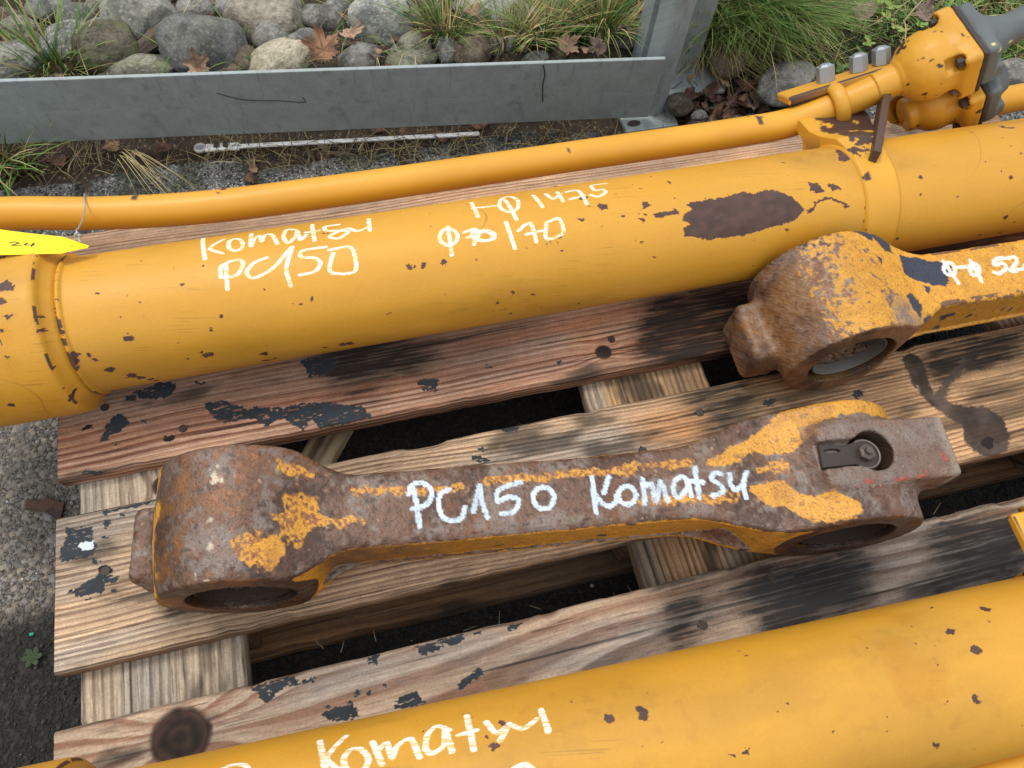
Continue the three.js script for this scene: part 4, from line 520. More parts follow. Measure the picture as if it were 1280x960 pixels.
function makeLink(label, pos, turn, g, mat) {
  const t = thing('bucket_link', label, 'bucket link', pos, turn, 'steel bucket links on the pallet');
  part('casting', g, mat, t);
  for (const [X, Y] of [[0, 0.067], [RX, 0.0685]]) { const b = part('bushing', new THREE.LatheGeometry([[0.0362, -0.05], [0.0384, -0.05], [0.0384, 0.05], [0.0362, 0.05], [0.0362, 0.038], [0.0372, 0.037], [0.0372, 0.034], [0.0362, 0.033], [0.0362, -0.05]].map((p) => new THREE.Vector2(...p)), 64), mat === linkM2 ? bright : dull, t); b.rotation.x = Math.PI / 2; b.position.set(X, Y, LZ); }
  const sp = new THREE.Shape(); sp.moveTo(-0.0195, -0.0098); sp.lineTo(0.012, -0.0085); sp.lineTo(0.022, -0.0125); sp.absarc(0.022, 0, 0.0125, -Math.PI / 2, Math.PI / 2, false); sp.lineTo(0.008, 0.0088); sp.lineTo(-0.017, 0.0105);
  const sl = new THREE.Path(); sl.absellipse(-0.007, 0.0045, 0.0085, 0.0024, 0, 2 * Math.PI, false, 0); sp.holes.push(sl);
  const s = part('stopper_plate', new THREE.ExtrudeGeometry(sp, { depth: 0.003, bevelSize: 0.0005, bevelThickness: 0.0005, bevelSegments: 1, curveSegments: 20 }).rotateX(-Math.PI / 2), clip, t); s.position.set(0.515, 0.1335, -0.0575); s.rotation.z = -0.08;
  const w = part('washer', new THREE.TorusGeometry(0.0128, 0.0012, 10, 48), worn, t); w.rotation.x = Math.PI / 2; w.position.set(0.5385, 0.1345, -0.0575);
  const n = part('hex_bolt', mergeGeometries([boltGeo(0.0075, 0.007), new THREE.CylinderGeometry(0.003, 0.0034, 0.006, 20).translate(0, 0.005, 0).toNonIndexed()]), dull2, t); n.position.set(0.5375, 0.137, -0.0575);
  return t;
}
makeLink('rusty brown bucket link with white lettering and bolted lug in the middle of the pallet', [0.1793, DECK + 0.0035, 0.1321], -7.5 * D2R * -1 * -1, linkColours(false), linkM1);
makeLink('mostly yellow bucket link with dark blue chips, cut off by the right picture edge', [0.7965, DECK + 0.0035, 0.032], 1.0 * D2R * -1, linkColours(true), linkM2);

// ---------------------------------------------------------------- galvanised railing with its kick plate
const galvTex = tex(512, 512, (i, j, o) => { const a = f2(i / 26, j / 26, 4, 3), b = n2(i / 2, j / 2, 5), s = sstep(0.72, 0.8, f2(i / 7, j / 60, 3, 8)), d = sstep(0.66, 0.8, f2(i / 40, j / 40, 4, 12)); const t = 160 + 26 * (a - 0.5) + 14 * (b - 0.5) - 12 * s - 14 * d; o[0] = t * 0.94; o[1] = t * 1.0; o[2] = t * 1.0; });
galvTex.repeat.set(3, 3);
const galv = std({ map: galvTex, roughness: 0.5, metalness: 0.12, bumpMap: galvTex, bumpScale: 0.0004 });
{
  const r = thing('steel_railing', 'galvanised steel railing post with a long kick plate holding back the stones', 'railing', [0.808, 0, -0.5]);
  const mk = (name, g, y = 0) => { const m = part(name, uvMetres(g, 1.3), galv, r); m.rotation.y = y; return m; };
  const py = -Math.atan2(PLD[1], PLD[0]), A = [PL0[0] - 0.8 * PLD[0], PL0[1] - 0.8 * PLD[1]], L = 0.8 + 0.948 - 0.012;
  const kg = new RoundedBoxGeometry(L, 0.108, 0.006, 3, 0.0015), p = kg.attributes.position; for (let i = 0; i < p.count; i++) p.setY(i, p.getY(i) + 0.012 * (p.getX(i) / L)); kg.translate(L / 2, 0, 0);
  const kick = mk('kick_plate', kg, py); kick.position.set(A[0] - 0.808, 0.083, A[1] + 0.5);
  const ps = new THREE.Shape(); ps.absarc(0, -0.002, 0.0165, 0, Math.PI, false); ps.lineTo(-0.0165, -0.034); ps.lineTo(0.0165, -0.034);
  mk('front_post', new THREE.ExtrudeGeometry(ps, { depth: 1.05, bevelEnabled: false, curveSegments: 24 }).rotateX(-Math.PI / 2).rotateY(Math.PI).translate(0.004, 0.028, -0.016).rotateX(-0.03)).name = 'front_post';
  mk('foot_plate', rbox(0.086, 0.008, 0.05, 0.002, -0.01, 0.024, -0.005));
  const hole = part('bolt_hole', new THREE.CylinderGeometry(0.007, 0.007, 0.002, 24).scale(1.5, 1, 0.8), darkBolt, r); hole.position.set(-0.036, 0.0285, 0.006);
  const web = mk('rear_post', mergeGeometries([rbox(0.098, 1.05, 0.006, 0.0015, 0.038, 0.56, -0.085), rbox(0.006, 1.05, 0.034, 0.0015, -0.008, 0.56, -0.104), rbox(0.006, 1.05, 0.034, 0.0015, 0.084, 0.56, -0.104)].map((g) => g.toNonIndexed())).rotateX(-0.03), -0.08); void web;
  mk('rear_foot', rbox(0.15, 0.007, 0.07, 0.002, 0.05, 0.03, -0.075), -0.08);
  for (const [x, y, z] of [[0.071, 0.085, -0.078], [0.071, 0.19, -0.081], [0.071, 0.33, -0.085]]) { const b = part('rail_bolt', mergeGeometries([new THREE.CylinderGeometry(0.0075, 0.0075, 0.003, 24).toNonIndexed(), new THREE.CylinderGeometry(0.0045, 0.005, 0.006, 6).translate(0, 0.004, 0).toNonIndexed()]), zinc, r); b.position.set(x, y, z); b.rotation.x = Math.PI / 2 - 0.03; }
  const cr = part('scratch', tube([[0.0, 0, 0], [0.03, -0.012, 0.0003], [0.08, -0.017, 0], [0.115, -0.02, 0], [0.112, -0.012, 0]], 0.0006, 5, 40), darkBolt, r); cr.position.set(0.18 - 0.808, 0.108, -0.5744 + 0.5); cr.rotation.y = py; const c2 = part('scratch', tube([[0, 0.045, 0], [0.004, 0.03, 0], [0.003, 0.01, 0], [0.006, -0.02, 0]], 0.0009, 5, 30), darkBolt, r); c2.position.set(0.622 - 0.808, 0.094, PL0[1] + (0.622 - PL0[0]) * PLD[1] / PLD[0] + 0.0033 + 0.5); c2.rotation.y = py;
}

// ---------------------------------------------------------------- stones of the planting bed
const stoneBump = tex(256, 256, (i, j, o) => { o[0] = o[1] = o[2] = 255 * clamp(0.5 + 1.1 * (f2(i / 5, j / 5, 4, 3) - 0.5)); }, false);
const stoneM = std({ vertexColors: true, roughness: 0.88, bumpMap: stoneBump, bumpScale: 0.0012 });
const STC = { white: [[196, 194, 188], [120, 120, 116]], moss: [[104, 98, 82], [64, 58, 46]], grey: [[152, 150, 142], [102, 102, 97]], dark: [[120, 119, 115], [80, 80, 79]], tan: [[158, 150, 134], [112, 104, 92]], cream: [[188, 178, 154], [146, 138, 118]], pale: [[164, 164, 156], [118, 120, 114]], green: [[146, 144, 126], [96, 96, 82]], brown: [[126, 112, 94], [82, 70, 58]] };
function stoneGeo(a, b, c, seed, colour, det) {
  const g = new THREE.IcosahedronGeometry(1, det), p = g.attributes.position, u = new Float32Array(p.count * 2), cl = STC[colour].map((q) => lin(...q)), R = mulberry(seed * 977 + 5), cuts = []; for (let i = 0; i < 7; i++) { const n = new THREE.Vector3(R() - 0.5, R() - 0.5, R() - 0.5).normalize(); cuts.push([n, 0.74 + 0.2 * R()]); }
  const v = new THREE.Vector3();
  for (let i = 0; i < p.count; i++) {
    v.fromBufferAttribute(p, i); const n = v.clone(); u[i * 2] = Math.atan2(v.y, v.z) / 6.283 * 3; u[i * 2 + 1] = v.x * 1.5;
    let s = 1 + 0.30 * (f3(n.x * 1.3 + seed, n.y * 1.3, n.z * 1.3, 2) - 0.5); v.multiplyScalar(s); for (const [q, d] of cuts) { const e = v.dot(q) - d; if (e > 0) v.addScaledVector(q, -e * 0.75); }
    s = 1 + 0.05 * (f3(n.x * 5 + seed, n.y * 5, n.z * 5, 4) - 0.5) + 0.016 * (n3(n.x * 26 + seed, n.y * 26, n.z * 26) - 0.5); v.multiplyScalar(s); p.setXYZ(i, v.x * a, v.y * b, v.z * c);
  }
  g.setAttribute('uv', new THREE.BufferAttribute(u, 2)); g.deleteAttribute('normal'); const pos = p.array, key = new Map(), np = [], idx = [], nu = [];
  for (let i = 0; i < p.count; i++) { const k = [pos[i * 3], pos[i * 3 + 1], pos[i * 3 + 2]].map((q) => Math.round(q * 2e5)).join(); let id = key.get(k); if (id === undefined) { id = np.length / 3; key.set(k, id); np.push(pos[i * 3], pos[i * 3 + 1], pos[i * 3 + 2]); nu.push(u[i * 2], u[i * 2 + 1]); } idx.push(id); }
  const h = geom(np, idx, nu), m = lin(96, 104, 62), dk = lin(46, 40, 32);
  return colorize(h, (x, y, z, o) => {
    const q = f3(x * 40 + seed * 3, y * 40, z * 40, 4), f = f3(x * 190 + seed, y * 190, z * 190, 3), w = n3(x * 520, y * 520, z * 520 + seed); put3(o, cl[0]); put3(o, cl[1], sstep(0.35, 0.68, q)); put3(o, cl[1], sstep(0.5, 0.66, f) * 0.55); put3(o, cl[0].map((v) => v * 1.35), sstep(0.66, 0.8, w) * 0.6); put3(o, dk, sstep(0.3, 0.16, w) * 0.35);
    if (colour === 'white') put3(o, cl[1], sstep(0.03, 0.0, Math.abs(q - 0.52)) * 0.9);
    if (colour === 'tan' || colour === 'dark') { const band = f3(x * 12 + 4, (y + z * 0.6) * 70, seed, 2); put3(o, cl[1], sstep(0.52, 0.64, band) * 0.45); }
    const lich = sstep(0.52, 0.66, f3(x * 28 + 9, y * 28, z * 28 + seed, 4)) * (colour === 'green' || colour === 'moss' ? 0.55 : 0.16); put3(o, m, lich);
    const pit = sstep(0.76, 0.82, f3(x * 90 + 2, y * 90, z * 90 + seed, 2)); put3(o, dk, pit * 0.5); const k = 0.9 + 0.2 * w; o[0] *= k; o[1] *= k; o[2] *= k;
  });
}
const STONES = [
  [-0.037,0.057,-0.775,0.042,0.030,'white','white quartz stone with grey veins behind the grass tuft at left'],
  [0.024,0.060,-0.747,0.046,0.043,'moss','dark mossy brown stone right of the white quartz stone'],
  [0.072,0.061,-0.804,0.056,0.049,'grey','big grey rounded stone with pits at the top edge, left of the darkest boulder'],
  [0.158,0.062,-0.730,0.062,0.053,'dark','largest dark grey round boulder, behind the steel plate near its left part'],
  [0.159,0.055,-0.827,0.042,0.024,'grey','flat grey stone at the top edge behind the largest dark boulder'],
  [0.201,0.055,-0.822,0.024,0.024,'grey','small grey stone at the top edge between dark boulder and light brown boulder'],
  [0.258,0.060,-0.782,0.060,0.046,'tan','big light brownish grey boulder at the top edge above the cream stone'],
  [0.259,0.056,-0.742,0.031,0.027,'grey','middle sized grey cobble between the light brown boulder and the cream stone'],
  [0.268,0.057,-0.686,0.053,0.027,'cream','pale cream oval stone just behind the plate, left of the curled maple leaf'],
  [0.340,0.055,-0.772,0.033,0.023,'grey','grey speckled stone above the big curled maple leaf'],
  [0.429,0.060,-0.748,0.056,0.042,'pale','big pale grey boulder at the top edge right of the maple leaves'],
  [0.382,0.055,-0.676,0.032,0.022,'grey','smooth grey cobble just behind the plate, right of the big maple leaf'],
  [0.058,0.055,-0.704,0.050,0.020,'green','flat mottled greenish stone lying just behind the plate left of the dark boulder'],
  [-0.021,0.055,-0.834,0.026,0.023,'grey','grey stone at the top left above the white quartz stone'],
  [0.012,0.055,-0.847,0.029,0.021,'green','greenish mossy stone at the top edge left of the pitted grey stone'],
  [-0.111,0.058,-0.735,0.047,0.035,'grey','grey stone at the left picture edge just behind the plate'],
  [-0.107,0.055,-0.818,0.028,0.022,'grey','small grey stone at the upper left corner behind the grass'],
  [-0.125,0.053,-0.849,0.019,0.016,'brown','small brown stone in the very top left corner'],
  [0.010,0.053,-0.804,0.022,0.015,'grey','small grey cobble squeezed between quartz stone and pitted grey stone'],
  [0.304,0.055,-0.724,0.025,0.019,'grey','small round grey stone right of the light brown boulder'],
  [0.186,0.053,-0.682,0.025,0.012,'brown','low brown stone peeking over the plate under the dark boulder'],
  [0.093,0.053,-0.713,0.017,0.014,'green','small greenish stone between mottled flat stone and dark boulder'],
  [0.216,0.056,-0.703,0.019,0.025,'brown','narrow brown stone in the gap between dark boulder and cream stone'],
  [0.467,0.056,-0.686,0.027,0.023,'green','green lichened stone right of the pale boulder beside a grass tuft'],
  [0.457,0.054,-0.659,0.040,0.016,'green','low mossy stone just behind the plate below the lichened stone'],
  [0.554,0.058,-0.661,0.030,0.033,'brown','brownish upright stone behind the plate between two grass tufts'],
  [0.613,0.055,-0.744,0.065,0.023,'pale','wide pale grey stone at the top edge above the brown leaf'],
  [0.723,0.056,-0.722,0.038,0.026,'pale','pale rounded stone at the top edge left of the steel post'],
  [0.649,0.053,-0.630,0.022,0.012,'grey','small grey stone half hidden by grass left of the post'],
  [0.594,0.054,-0.669,0.018,0.016,'tan','small tan stone under the grass blades behind the plate'],
  [0.518,0.056,-0.670,0.018,0.024,'grey','narrow grey stone behind the plate left of the brownish upright stone'],
  [0.499,0.053,-0.777,0.014,0.012,'brown','tiny brown stone at the top edge right of the pale boulder'],
  [0.367,0.054,-0.800,0.020,0.017,'pale','small pale stone at the top edge left of the pale boulder'],
  [0.942,0.058,-0.575,0.028,0.037,'brown','brownish stone under the dry skirt of the big grass clump'],
  [1.027,0.056,-0.510,0.057,0.026,'grey','flat pale grey stone behind the bolts of the pipe clamp'],
  [0.842,0.055,-0.499,0.019,0.019,'moss','mossy stone beside the foot of the rear post'],
  [0.866,0.052,-0.474,0.013,0.008,'grey','small pebble in the leaf litter right of the post foot'],
  [1.407,0.055,-0.464,0.036,0.026,'grey','grey stone at the right picture edge beyond the hose fitting'],
  [-0.063,0.055,-0.864,0.034,0.022,'grey','flat grey stone at the top edge left of the quartz stone'],
  [1.155,0.053,-0.652,0.022,0.016,'brown','brown weathered stone among the weeds at upper right'],
  [0.801,0.055,-0.652,0.023,0.020,'grey','grey stone in the shade of the post'],
];
STONES.forEach(([x, y, z, a, b, col, label], i) => {
  const s = solo('stone', stoneGeo(a * 1.06, Math.min(b * 0.95, a * 0.85), Math.max(b * 1.06, a * 0.66), i + 1, col, a > 0.04 ? 22 : a > 0.024 ? 14 : 9), stoneM, label, 'stone'); s.position.set(x, y - 0.004, z); s.rotation.set(0.2 * (h3(i, 1, 1) - 0.5), 0.9 * (h3(i, 2, 1) - 0.5), 0.2 * (h3(i, 3, 1) - 0.5));
});
{ // the brown slab wedged between the boulders
  const g = new THREE.BoxGeometry(0.085, 0.012, 0.026, 40, 4, 12), p = g.attributes.position; for (let i = 0; i < p.count; i++) { const x = p.getX(i), y = p.getY(i), z = p.getZ(i), q = f3(x * 60, y * 200, z * 60, 3) - 0.5; p.setXYZ(i, x + 0.01 * q, y + 0.004 * q, z * (1 - 0.35 * Math.abs(x) / 0.042) + 0.006 * q); } g.computeVertexNormals();
  const s = solo('slate_shard', colorize(g, (x, y, z, o) => { const q = f3(x * 20, y * 90, z * 160, 4); put3(o, lin(104, 92, 76)); put3(o, lin(58, 50, 42), sstep(0.42, 0.6, q)); }), stoneM, 'long flat brown shard leaning on the largest dark boulder', 'stone'); s.position.set(0.097, 0.07, -0.745); s.rotation.set(0.5, 0.5, 0.12);
}
{ // small filler stones, past counting
  const R = mulberry(77), base = [1, 2, 3].map((k) => stoneGeo(1, 0.75, 0.85, 60 + k, ['grey', 'brown', 'tan'][k - 1], 4)), list = [];
  for (let i = 0; i < 900; i++) { const x = -1 + 2.6 * R(), s = -0.03 - 0.6 * Math.pow(R(), 1.2), z = PL0[1] + (x - PL0[0]) * (PLD[1] / PLD[0]) + s; if (x > 0.86) continue; const q = 0.004 + 0.012 * R() ** 2, g = base[i % 3].clone().scale(q, q, q).rotateY(6 * R()).translate(x, soilY(x, z) + q * 0.2, z); list.push(g); }
  const m = setting('pebbles', mergeGeometries(list), stoneM); m.userData = { kind: 'stuff', label: 'small pebbles filling the gaps between the bed stones', category: 'pebbles' };
}
{ // loose grit on the asphalt and under the pallet
  const R = mulberry(99), g = new THREE.IcosahedronGeometry(1, 1), gm = new THREE.InstancedMesh(g, std({ color: 0xffffff, roughness: 0.9 }), 5200), M = new THREE.Matrix4(), c = new THREE.Color();
  for (let i = 0; i < 5200; i++) {
    const left = i < 2600, x = left ? -0.22 + 0.25 * R() : -0.02 + 1.25 * R(), z = left ? -0.3 + 0.75 * R() : -0.3 + 0.75 * R(), s = 0.0006 + 0.0022 * R() ** 3; M.compose(new THREE.Vector3(x, s * 0.3, z), new THREE.Quaternion().setFromEuler(new THREE.Euler(R() * 6, R() * 6, R() * 6)), new THREE.Vector3(s, s * (0.5 + 0.4 * R()), s * (0.7 + 0.5 * R())));
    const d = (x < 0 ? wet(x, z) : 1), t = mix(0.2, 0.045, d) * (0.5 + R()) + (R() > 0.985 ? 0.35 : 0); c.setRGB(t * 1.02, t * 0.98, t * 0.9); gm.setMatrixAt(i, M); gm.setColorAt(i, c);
  }
  gm.name = 'grit'; gm.userData = { kind: 'stuff', label: 'loose grit scattered on the asphalt', category: 'grit' }; shadow(gm); scene.add(gm);
}

// ---------------------------------------------------------------- fallen leaves
const leafM = std({ vertexColors: true, roughness: 0.8, side: THREE.DoubleSide });
function leafGeo(r, seed, maple, c1, c2) {
  const NA = r < 0.014 ? 36 : 90, NR = r < 0.014 ? 4 : 9, pos = [0, 0, 0], idx = [], R = mulberry(seed * 31 + 7), curl = 0.7 + 1.1 * R(), tw = (R() - 0.5) * 1.4, ph = R() * 6;
  const prof = (a) => { if (!maple) return (0.55 + 0.45 * Math.abs(Math.cos(a)) ** 1.4) * (1 + 0.04 * Math.sin(a * 23)); const lobes = [0, 0.95, -0.95, 1.95, -1.95]; let m = 0.46; for (const [k, l] of lobes.entries()) { const d = Math.atan2(Math.sin(a - l), Math.cos(a - l)), len = [1, 0.92, 0.92, 0.66, 0.66][k]; m = Math.max(m, len * Math.sqrt(Math.max(0, 1 - Math.abs(d) * 1.55))); } return m * (1 + 0.11 * Math.sin(a * 19 + seed) + 0.05 * Math.sin(a * 37)); };
  for (let j = 1; j <= NR; j++) for (let i = 0; i < NA; i++) {
    const a = i / NA * 2 * Math.PI, q = j / NR * prof(a) * r, x = q * Math.cos(a), z = q * Math.sin(a), t = q / r;
    let y = r * (curl * 0.45 * t * t * (0.4 + 0.6 * Math.sin(a * 2 + ph)) + 0.22 * (f2(x / r * 2.5 + seed, z / r * 2.5, 3, seed) - 0.5) + tw * 0.25 * (x / r) * (z / r)); pos.push(x, y, z);
  }
  for (let i = 0; i < NA; i++) idx.push(0, 1 + (i + 1) % NA, 1 + i);
  for (let j = 0; j < NR - 1; j++) for (let i = 0; i < NA; i++) { const a = 1 + j * NA + i, b = 1 + j * NA + (i + 1) % NA, c = a + NA, d = b + NA; idx.push(a, b, c, b, d, c); }
  const A = lin(...c1), B = lin(...c2), V = lin(c1[0] * 0.6, c1[1] * 0.55, c1[2] * 0.5);
  return colorize(geom(pos, idx), (x, y, z, o) => { const q = f3(x / r * 2 + seed, 3, z / r * 2, 4), an = Math.atan2(z, x); put3(o, A); put3(o, B, sstep(0.4, 0.62, q)); let v = 1; for (const l of [0, 0.95, -0.95, 1.95, -1.95]) v = Math.min(v, Math.abs(Math.sin((an - l) * 0.5)) * Math.hypot(x, z) / r); put3(o, V, sstep(0.022, 0.006, v) * 0.7); put3(o, V, sstep(0.68, 0.75, f3(x / r * 9, seed, z / r * 9, 2)) * 0.6); });
}
const LC = { orange: [[158, 118, 88], [112, 80, 58]], tan: [[168, 138, 112], [128, 100, 80]], dark: [[104, 72, 56], [70, 46, 38]], grey: [[140, 118, 106], [104, 84, 76]] };
const LEAVES = [
  [0.331, 0.082, -0.664, 0.046, 'orange', 1, 'big curled orange brown maple leaf between the cream stone and the grey cobble', -0.55], [0.372, 0.078, -0.698, 0.036, 'tan', 1, 'folded tan maple leaf just behind the big orange brown leaf', 0.3],
  [0.152, 0.078, -0.664, 0.032, 'tan', 1, 'pale brown maple leaf standing up in front of the largest dark boulder', -0.7], [0.561, 0.085, -0.711, 0.024, 'tan', 0, 'tan pointed leaf lying on the grass near the wide pale stone', 0.2],
  [0.691, 0.078, -0.620, 0.032, 'tan', 1, 'light brown maple leaf behind the plate, second leaf left of the post', -0.4], [0.742, 0.078, -0.607, 0.03, 'grey', 1, 'brown maple leaf behind the plate, first leaf left of the post', -0.4],
  [0.934, 0.045, -0.547, 0.026, 'tan', 1, 'pale dry leaf under the skirt of the big grass clump', -0.2], [0.969, 0.042, -0.525, 0.028, 'dark', 1, 'dark brown leaf in the middle of the litter right of the post', 0.1], [1.005, 0.04, -0.524, 0.026, 'dark', 1, 'dark brown leaf at the right end of the litter beside the flat pale stone', 0],
  [1.021, 0.034, -0.496, 0.022, 'grey', 0, 'small greyish leaf at the kerb left of the pipe clamp', 0], [0.907, 0.038, -0.528, 0.022, 'dark', 0, 'small dark leaf next to the rear post foot', 0], [0.940, 0.034, -0.502, 0.024, 'dark', 1, 'dark leaf on the kerb edge right of the small pebble', 0], [0.970, 0.034, -0.494, 0.024, 'grey', 1, 'greyish brown leaf at the kerb edge in front of the litter', 0],
  [1.043, 0.05, -0.515, 0.022, 'tan', 0, 'narrow tan leaf leaning on the flat pale stone', -0.4], [1.196, 0.075, -0.618, 0.03, 'grey', 0, 'greyish oval leaf among the weeds at upper right', -0.3], [1.302, 0.075, -0.597, 0.036, 'grey', 1, 'crumpled grey brown leaf behind the upper elbow fitting', -0.3],
  [0.195, 0.02, -0.501, 0.011, 'dark', 0, 'tiny reddish leaf lying on the granite kerb', 0], [-0.062, 0.024, -0.578, 0.02, 'dark', 0, 'dark leaf scrap at the left on the kerb below the plate', 0], [0.012, 0.024, -0.592, 0.022, 'tan', 0, 'tan leaf scrap under the plate left of the white rod', 0], [0.082, 0.024, -0.573, 0.018, 'dark', 0, 'brown leaf scrap at the head of the white rod', 0],
  [0.384, 0.024, -0.555, 0.02, 'dark', 1, 'dark leaf scrap behind the middle of the white rod', 0], [0.426, 0.022, -0.54, 0.017, 'dark', 0, 'dark reddish leaf lying over the white rod', 0], [0.476, 0.022, -0.527, 0.016, 'dark', 0, 'dark leaf scrap near the thin end of the white rod', 0], [0.540, 0.024, -0.538, 0.019, 'dark', 0, 'dark leaf scrap on the dirt below the plate past the white rod', 0],
];
LEAVES.forEach(([x, y, z, r, c, m, label, tilt], i) => { const l = solo('fallen_leaf', leafGeo(r * 0.76, i + 3, m, ...LC[c]), leafM, label, 'leaf'); l.position.set(x, y, z); l.rotation.set(-tilt, h3(i, 4, 4) * 6, 0.3 * (h3(i, 5, 5) - 0.5), 'XYZ'); });

{ // leaf litter between post, kerb and clump: too crumpled to count
  const R = mulberry(1234), gs = []; for (let i = 0; i < 70; i++) { const x = 0.85 + 0.21 * R(), z = -0.56 + 0.085 * R() + 0.1 * (x - 0.95), r = 0.008 + 0.013 * R(); gs.push(leafGeo(r, 100 + i, i % 2, ...LC[['dark', 'grey', 'tan', 'dark'][i % 4]]).rotateX((R() - 0.5) * 1.6).rotateZ((R() - 0.5) * 1.6).rotateY(R() * 6.28).translate(x, soilY(x, z) + 0.004 + 0.016 * R(), z)); }
  for (let i = 0; i < 40; i++) { const x = -0.2 + 1.0 * R(), z = PL0[1] + (x - PL0[0]) * (PLD[1] / PLD[0]) + 0.01 + 0.045 * R(), r = 0.004 + 0.008 * R(); gs.push(leafGeo(r, 200 + i, 0, ...LC[['dark', 'dark', 'tan'][i % 3]]).rotateX((R() - 0.5) * 1.2).rotateY(R() * 6.28).translate(x, soilY(x, z) + 0.003, z)); }
  for (let i = 0; i < 110; i++) { const x = -0.25 + 1.1 * R(), z = PL0[1] + (x - PL0[0]) * (PLD[1] / PLD[0]) - 0.03 - 0.26 * R(), r = 0.004 + 0.009 * R(); gs.push(leafGeo(r, 300 + i, i % 3 === 0 ? 1 : 0, ...LC[['dark', 'dark', 'tan', 'grey'][i % 4]]).rotateX((R() - 0.5) * 1.4).rotateY(R() * 6.28).translate(x, soilY(x, z) + 0.006 + 0.02 * R(), z)); }
  const l = solo('leaf_litter', mergeGeometries(gs), leafM, 'crumpled brown leaf litter along the kerb beside and below the railing', 'leaf litter'); l.userData.kind = 'stuff';
}

// ---------------------------------------------------------------- grass, weeds and dead stalks
const bladeM = std({ vertexColors: true, roughness: 0.7, side: THREE.DoubleSide });
function blades(list, R) {                                             // [x, y, z, height, lean angle, lean amount, width, colour base, colour tip]
  const pos = [], idx = [], col = [], N = 6;
  for (const [x, y, z, h, a, l, w, c0, c1] of list) {
    const b = pos.length / 3, tw = a + Math.PI / 2 + (R() - 0.5), droop = 0.5 + R(), sx = (R() - 0.5) * 0.3;
    for (let i = 0; i <= N; i++) { const t = i / N, r = l * h * Math.pow(t, 1.7), ww = w * (1 - 0.92 * t * t), yy = y + h * (t - 0.42 * droop * l * t * t * 0.8), X = x + Math.cos(a + sx * t) * r, Z = z + Math.sin(a + sx * t) * r, dx = Math.cos(tw) * ww, dz = Math.sin(tw) * ww; pos.push(X - dx, yy, Z - dz, X, yy + ww * 0.45, Z, X + dx, yy, Z + dz); for (let k = 0; k < 3; k++) col.push(mix(c0[0], c1[0], t), mix(c0[1], c1[1], t), mix(c0[2], c1[2], t)); }
    for (let i = 0; i < N; i++) for (let k = 0; k < 2; k++) { const p = b + i * 3 + k; idx.push(p, p + 3, p + 1, p + 1, p + 3, p + 4); }
  }
  return geom(pos, idx, null, col);
}
const GREENS = [[70, 118, 34], [92, 136, 48], [122, 150, 68], [64, 98, 30], [140, 160, 88]].map((c) => lin(...c)), STRAW = [[176, 156, 100], [140, 120, 82], [184, 168, 124]].map((c) => lin(...c));
function tuft(name, label, cx, cz, n, h, spread, o = {}) {
  const R = mulberry(o.seed ?? Math.round(cx * 1000 + 5000)), list = [];
  for (let i = 0; i < n; i++) {
    const q = Math.sqrt(R()) * spread, a = R() * 6.283, x = cx + Math.cos(a) * q * (o.sx ?? 1), z = cz + Math.sin(a) * q * (o.sz ?? 0.7), dry = R() < (o.dry ?? 0.2), c = dry ? STRAW[(R() * 3) | 0] : GREENS[(R() * 5) | 0], base = dry ? c : R() < 0.5 ? STRAW[1] : GREENS[3], la = o.dir === undefined ? a + (R() - 0.5) : o.dir + (R() - 0.5) * (o.fan ?? 2.4);
    list.push([x, soilY(x, z) - 0.004, z, h * (0.45 + 0.65 * R()), la, (o.lean ?? 0.6) * (0.35 + R()), (o.w ?? 0.0013) * (0.6 + 0.7 * R()), base, c]);
  }
  return solo(name, blades(list, R), bladeM, label, 'grass tuft');
}
tuft('grass_tuft', 'loose green grass tuft at the left beside the white quartz stone', -0.055, -0.735, 150, 0.105, 0.05, { lean: 0.75, dry: 0.15, w: 0.0015 });
tuft('grass_tuft', 'long green grass blades hanging at the left edge below the steel plate', -0.135, -0.585, 60, 0.10, 0.035, { lean: 1.1, dry: 0.2, dir: 0.9, fan: 2.2, w: 0.0017 });
tuft('grass_tuft', 'green and straw grass tuft behind the plate right of the lichened stone', 0.522, -0.705, 190, 0.10, 0.035, { lean: 0.7, dry: 0.3 });
tuft('grass_tuft', 'thin straw coloured grass tuft behind the middle of the plate', 0.614, -0.672, 170, 0.09, 0.035, { lean: 0.8, dry: 0.5, w: 0.0011 });
tuft('grass_tuft', 'bushy green grass tuft left of the pale rounded stone', 0.672, -0.675, 230, 0.095, 0.035, { lean: 0.8, dry: 0.3 });
tuft('grass_tuft', 'arching green grass tuft close to the left side of the post', 0.772, -0.675, 380, 0.12, 0.045, { lean: 0.8, dry: 0.3 });
tuft('grass_tuft', 'large dense green grass clump with a dry skirt, right of the post', 1.005, -0.66, 4600, 0.15, 0.09, { lean: 0.9, dry: 0.1, w: 0.0010, sz: 0.6, dir: 1.2, fan: 3.4 });
tuft('dry_grass', 'fringe of dry straw blades hanging from the big grass clump', 0.955, -0.615, 420, 0.10, 0.06, { lean: 1.0, dry: 0.92, w: 0.0009, sz: 0.3, dir: 1.7, fan: 1.2 });
tuft('grass_tuft', 'small green grass tuft at the right edge above the hose', 1.5, -0.64, 260, 0.09, 0.06, { lean: 0.7, dry: 0.2, w: 0.0016 });
tuft('grass_tuft', 'low grass tuft below the hose at the right edge', 1.435, -0.525, 160, 0.07, 0.05, { lean: 0.8, dry: 0.3, w: 0.0015 });
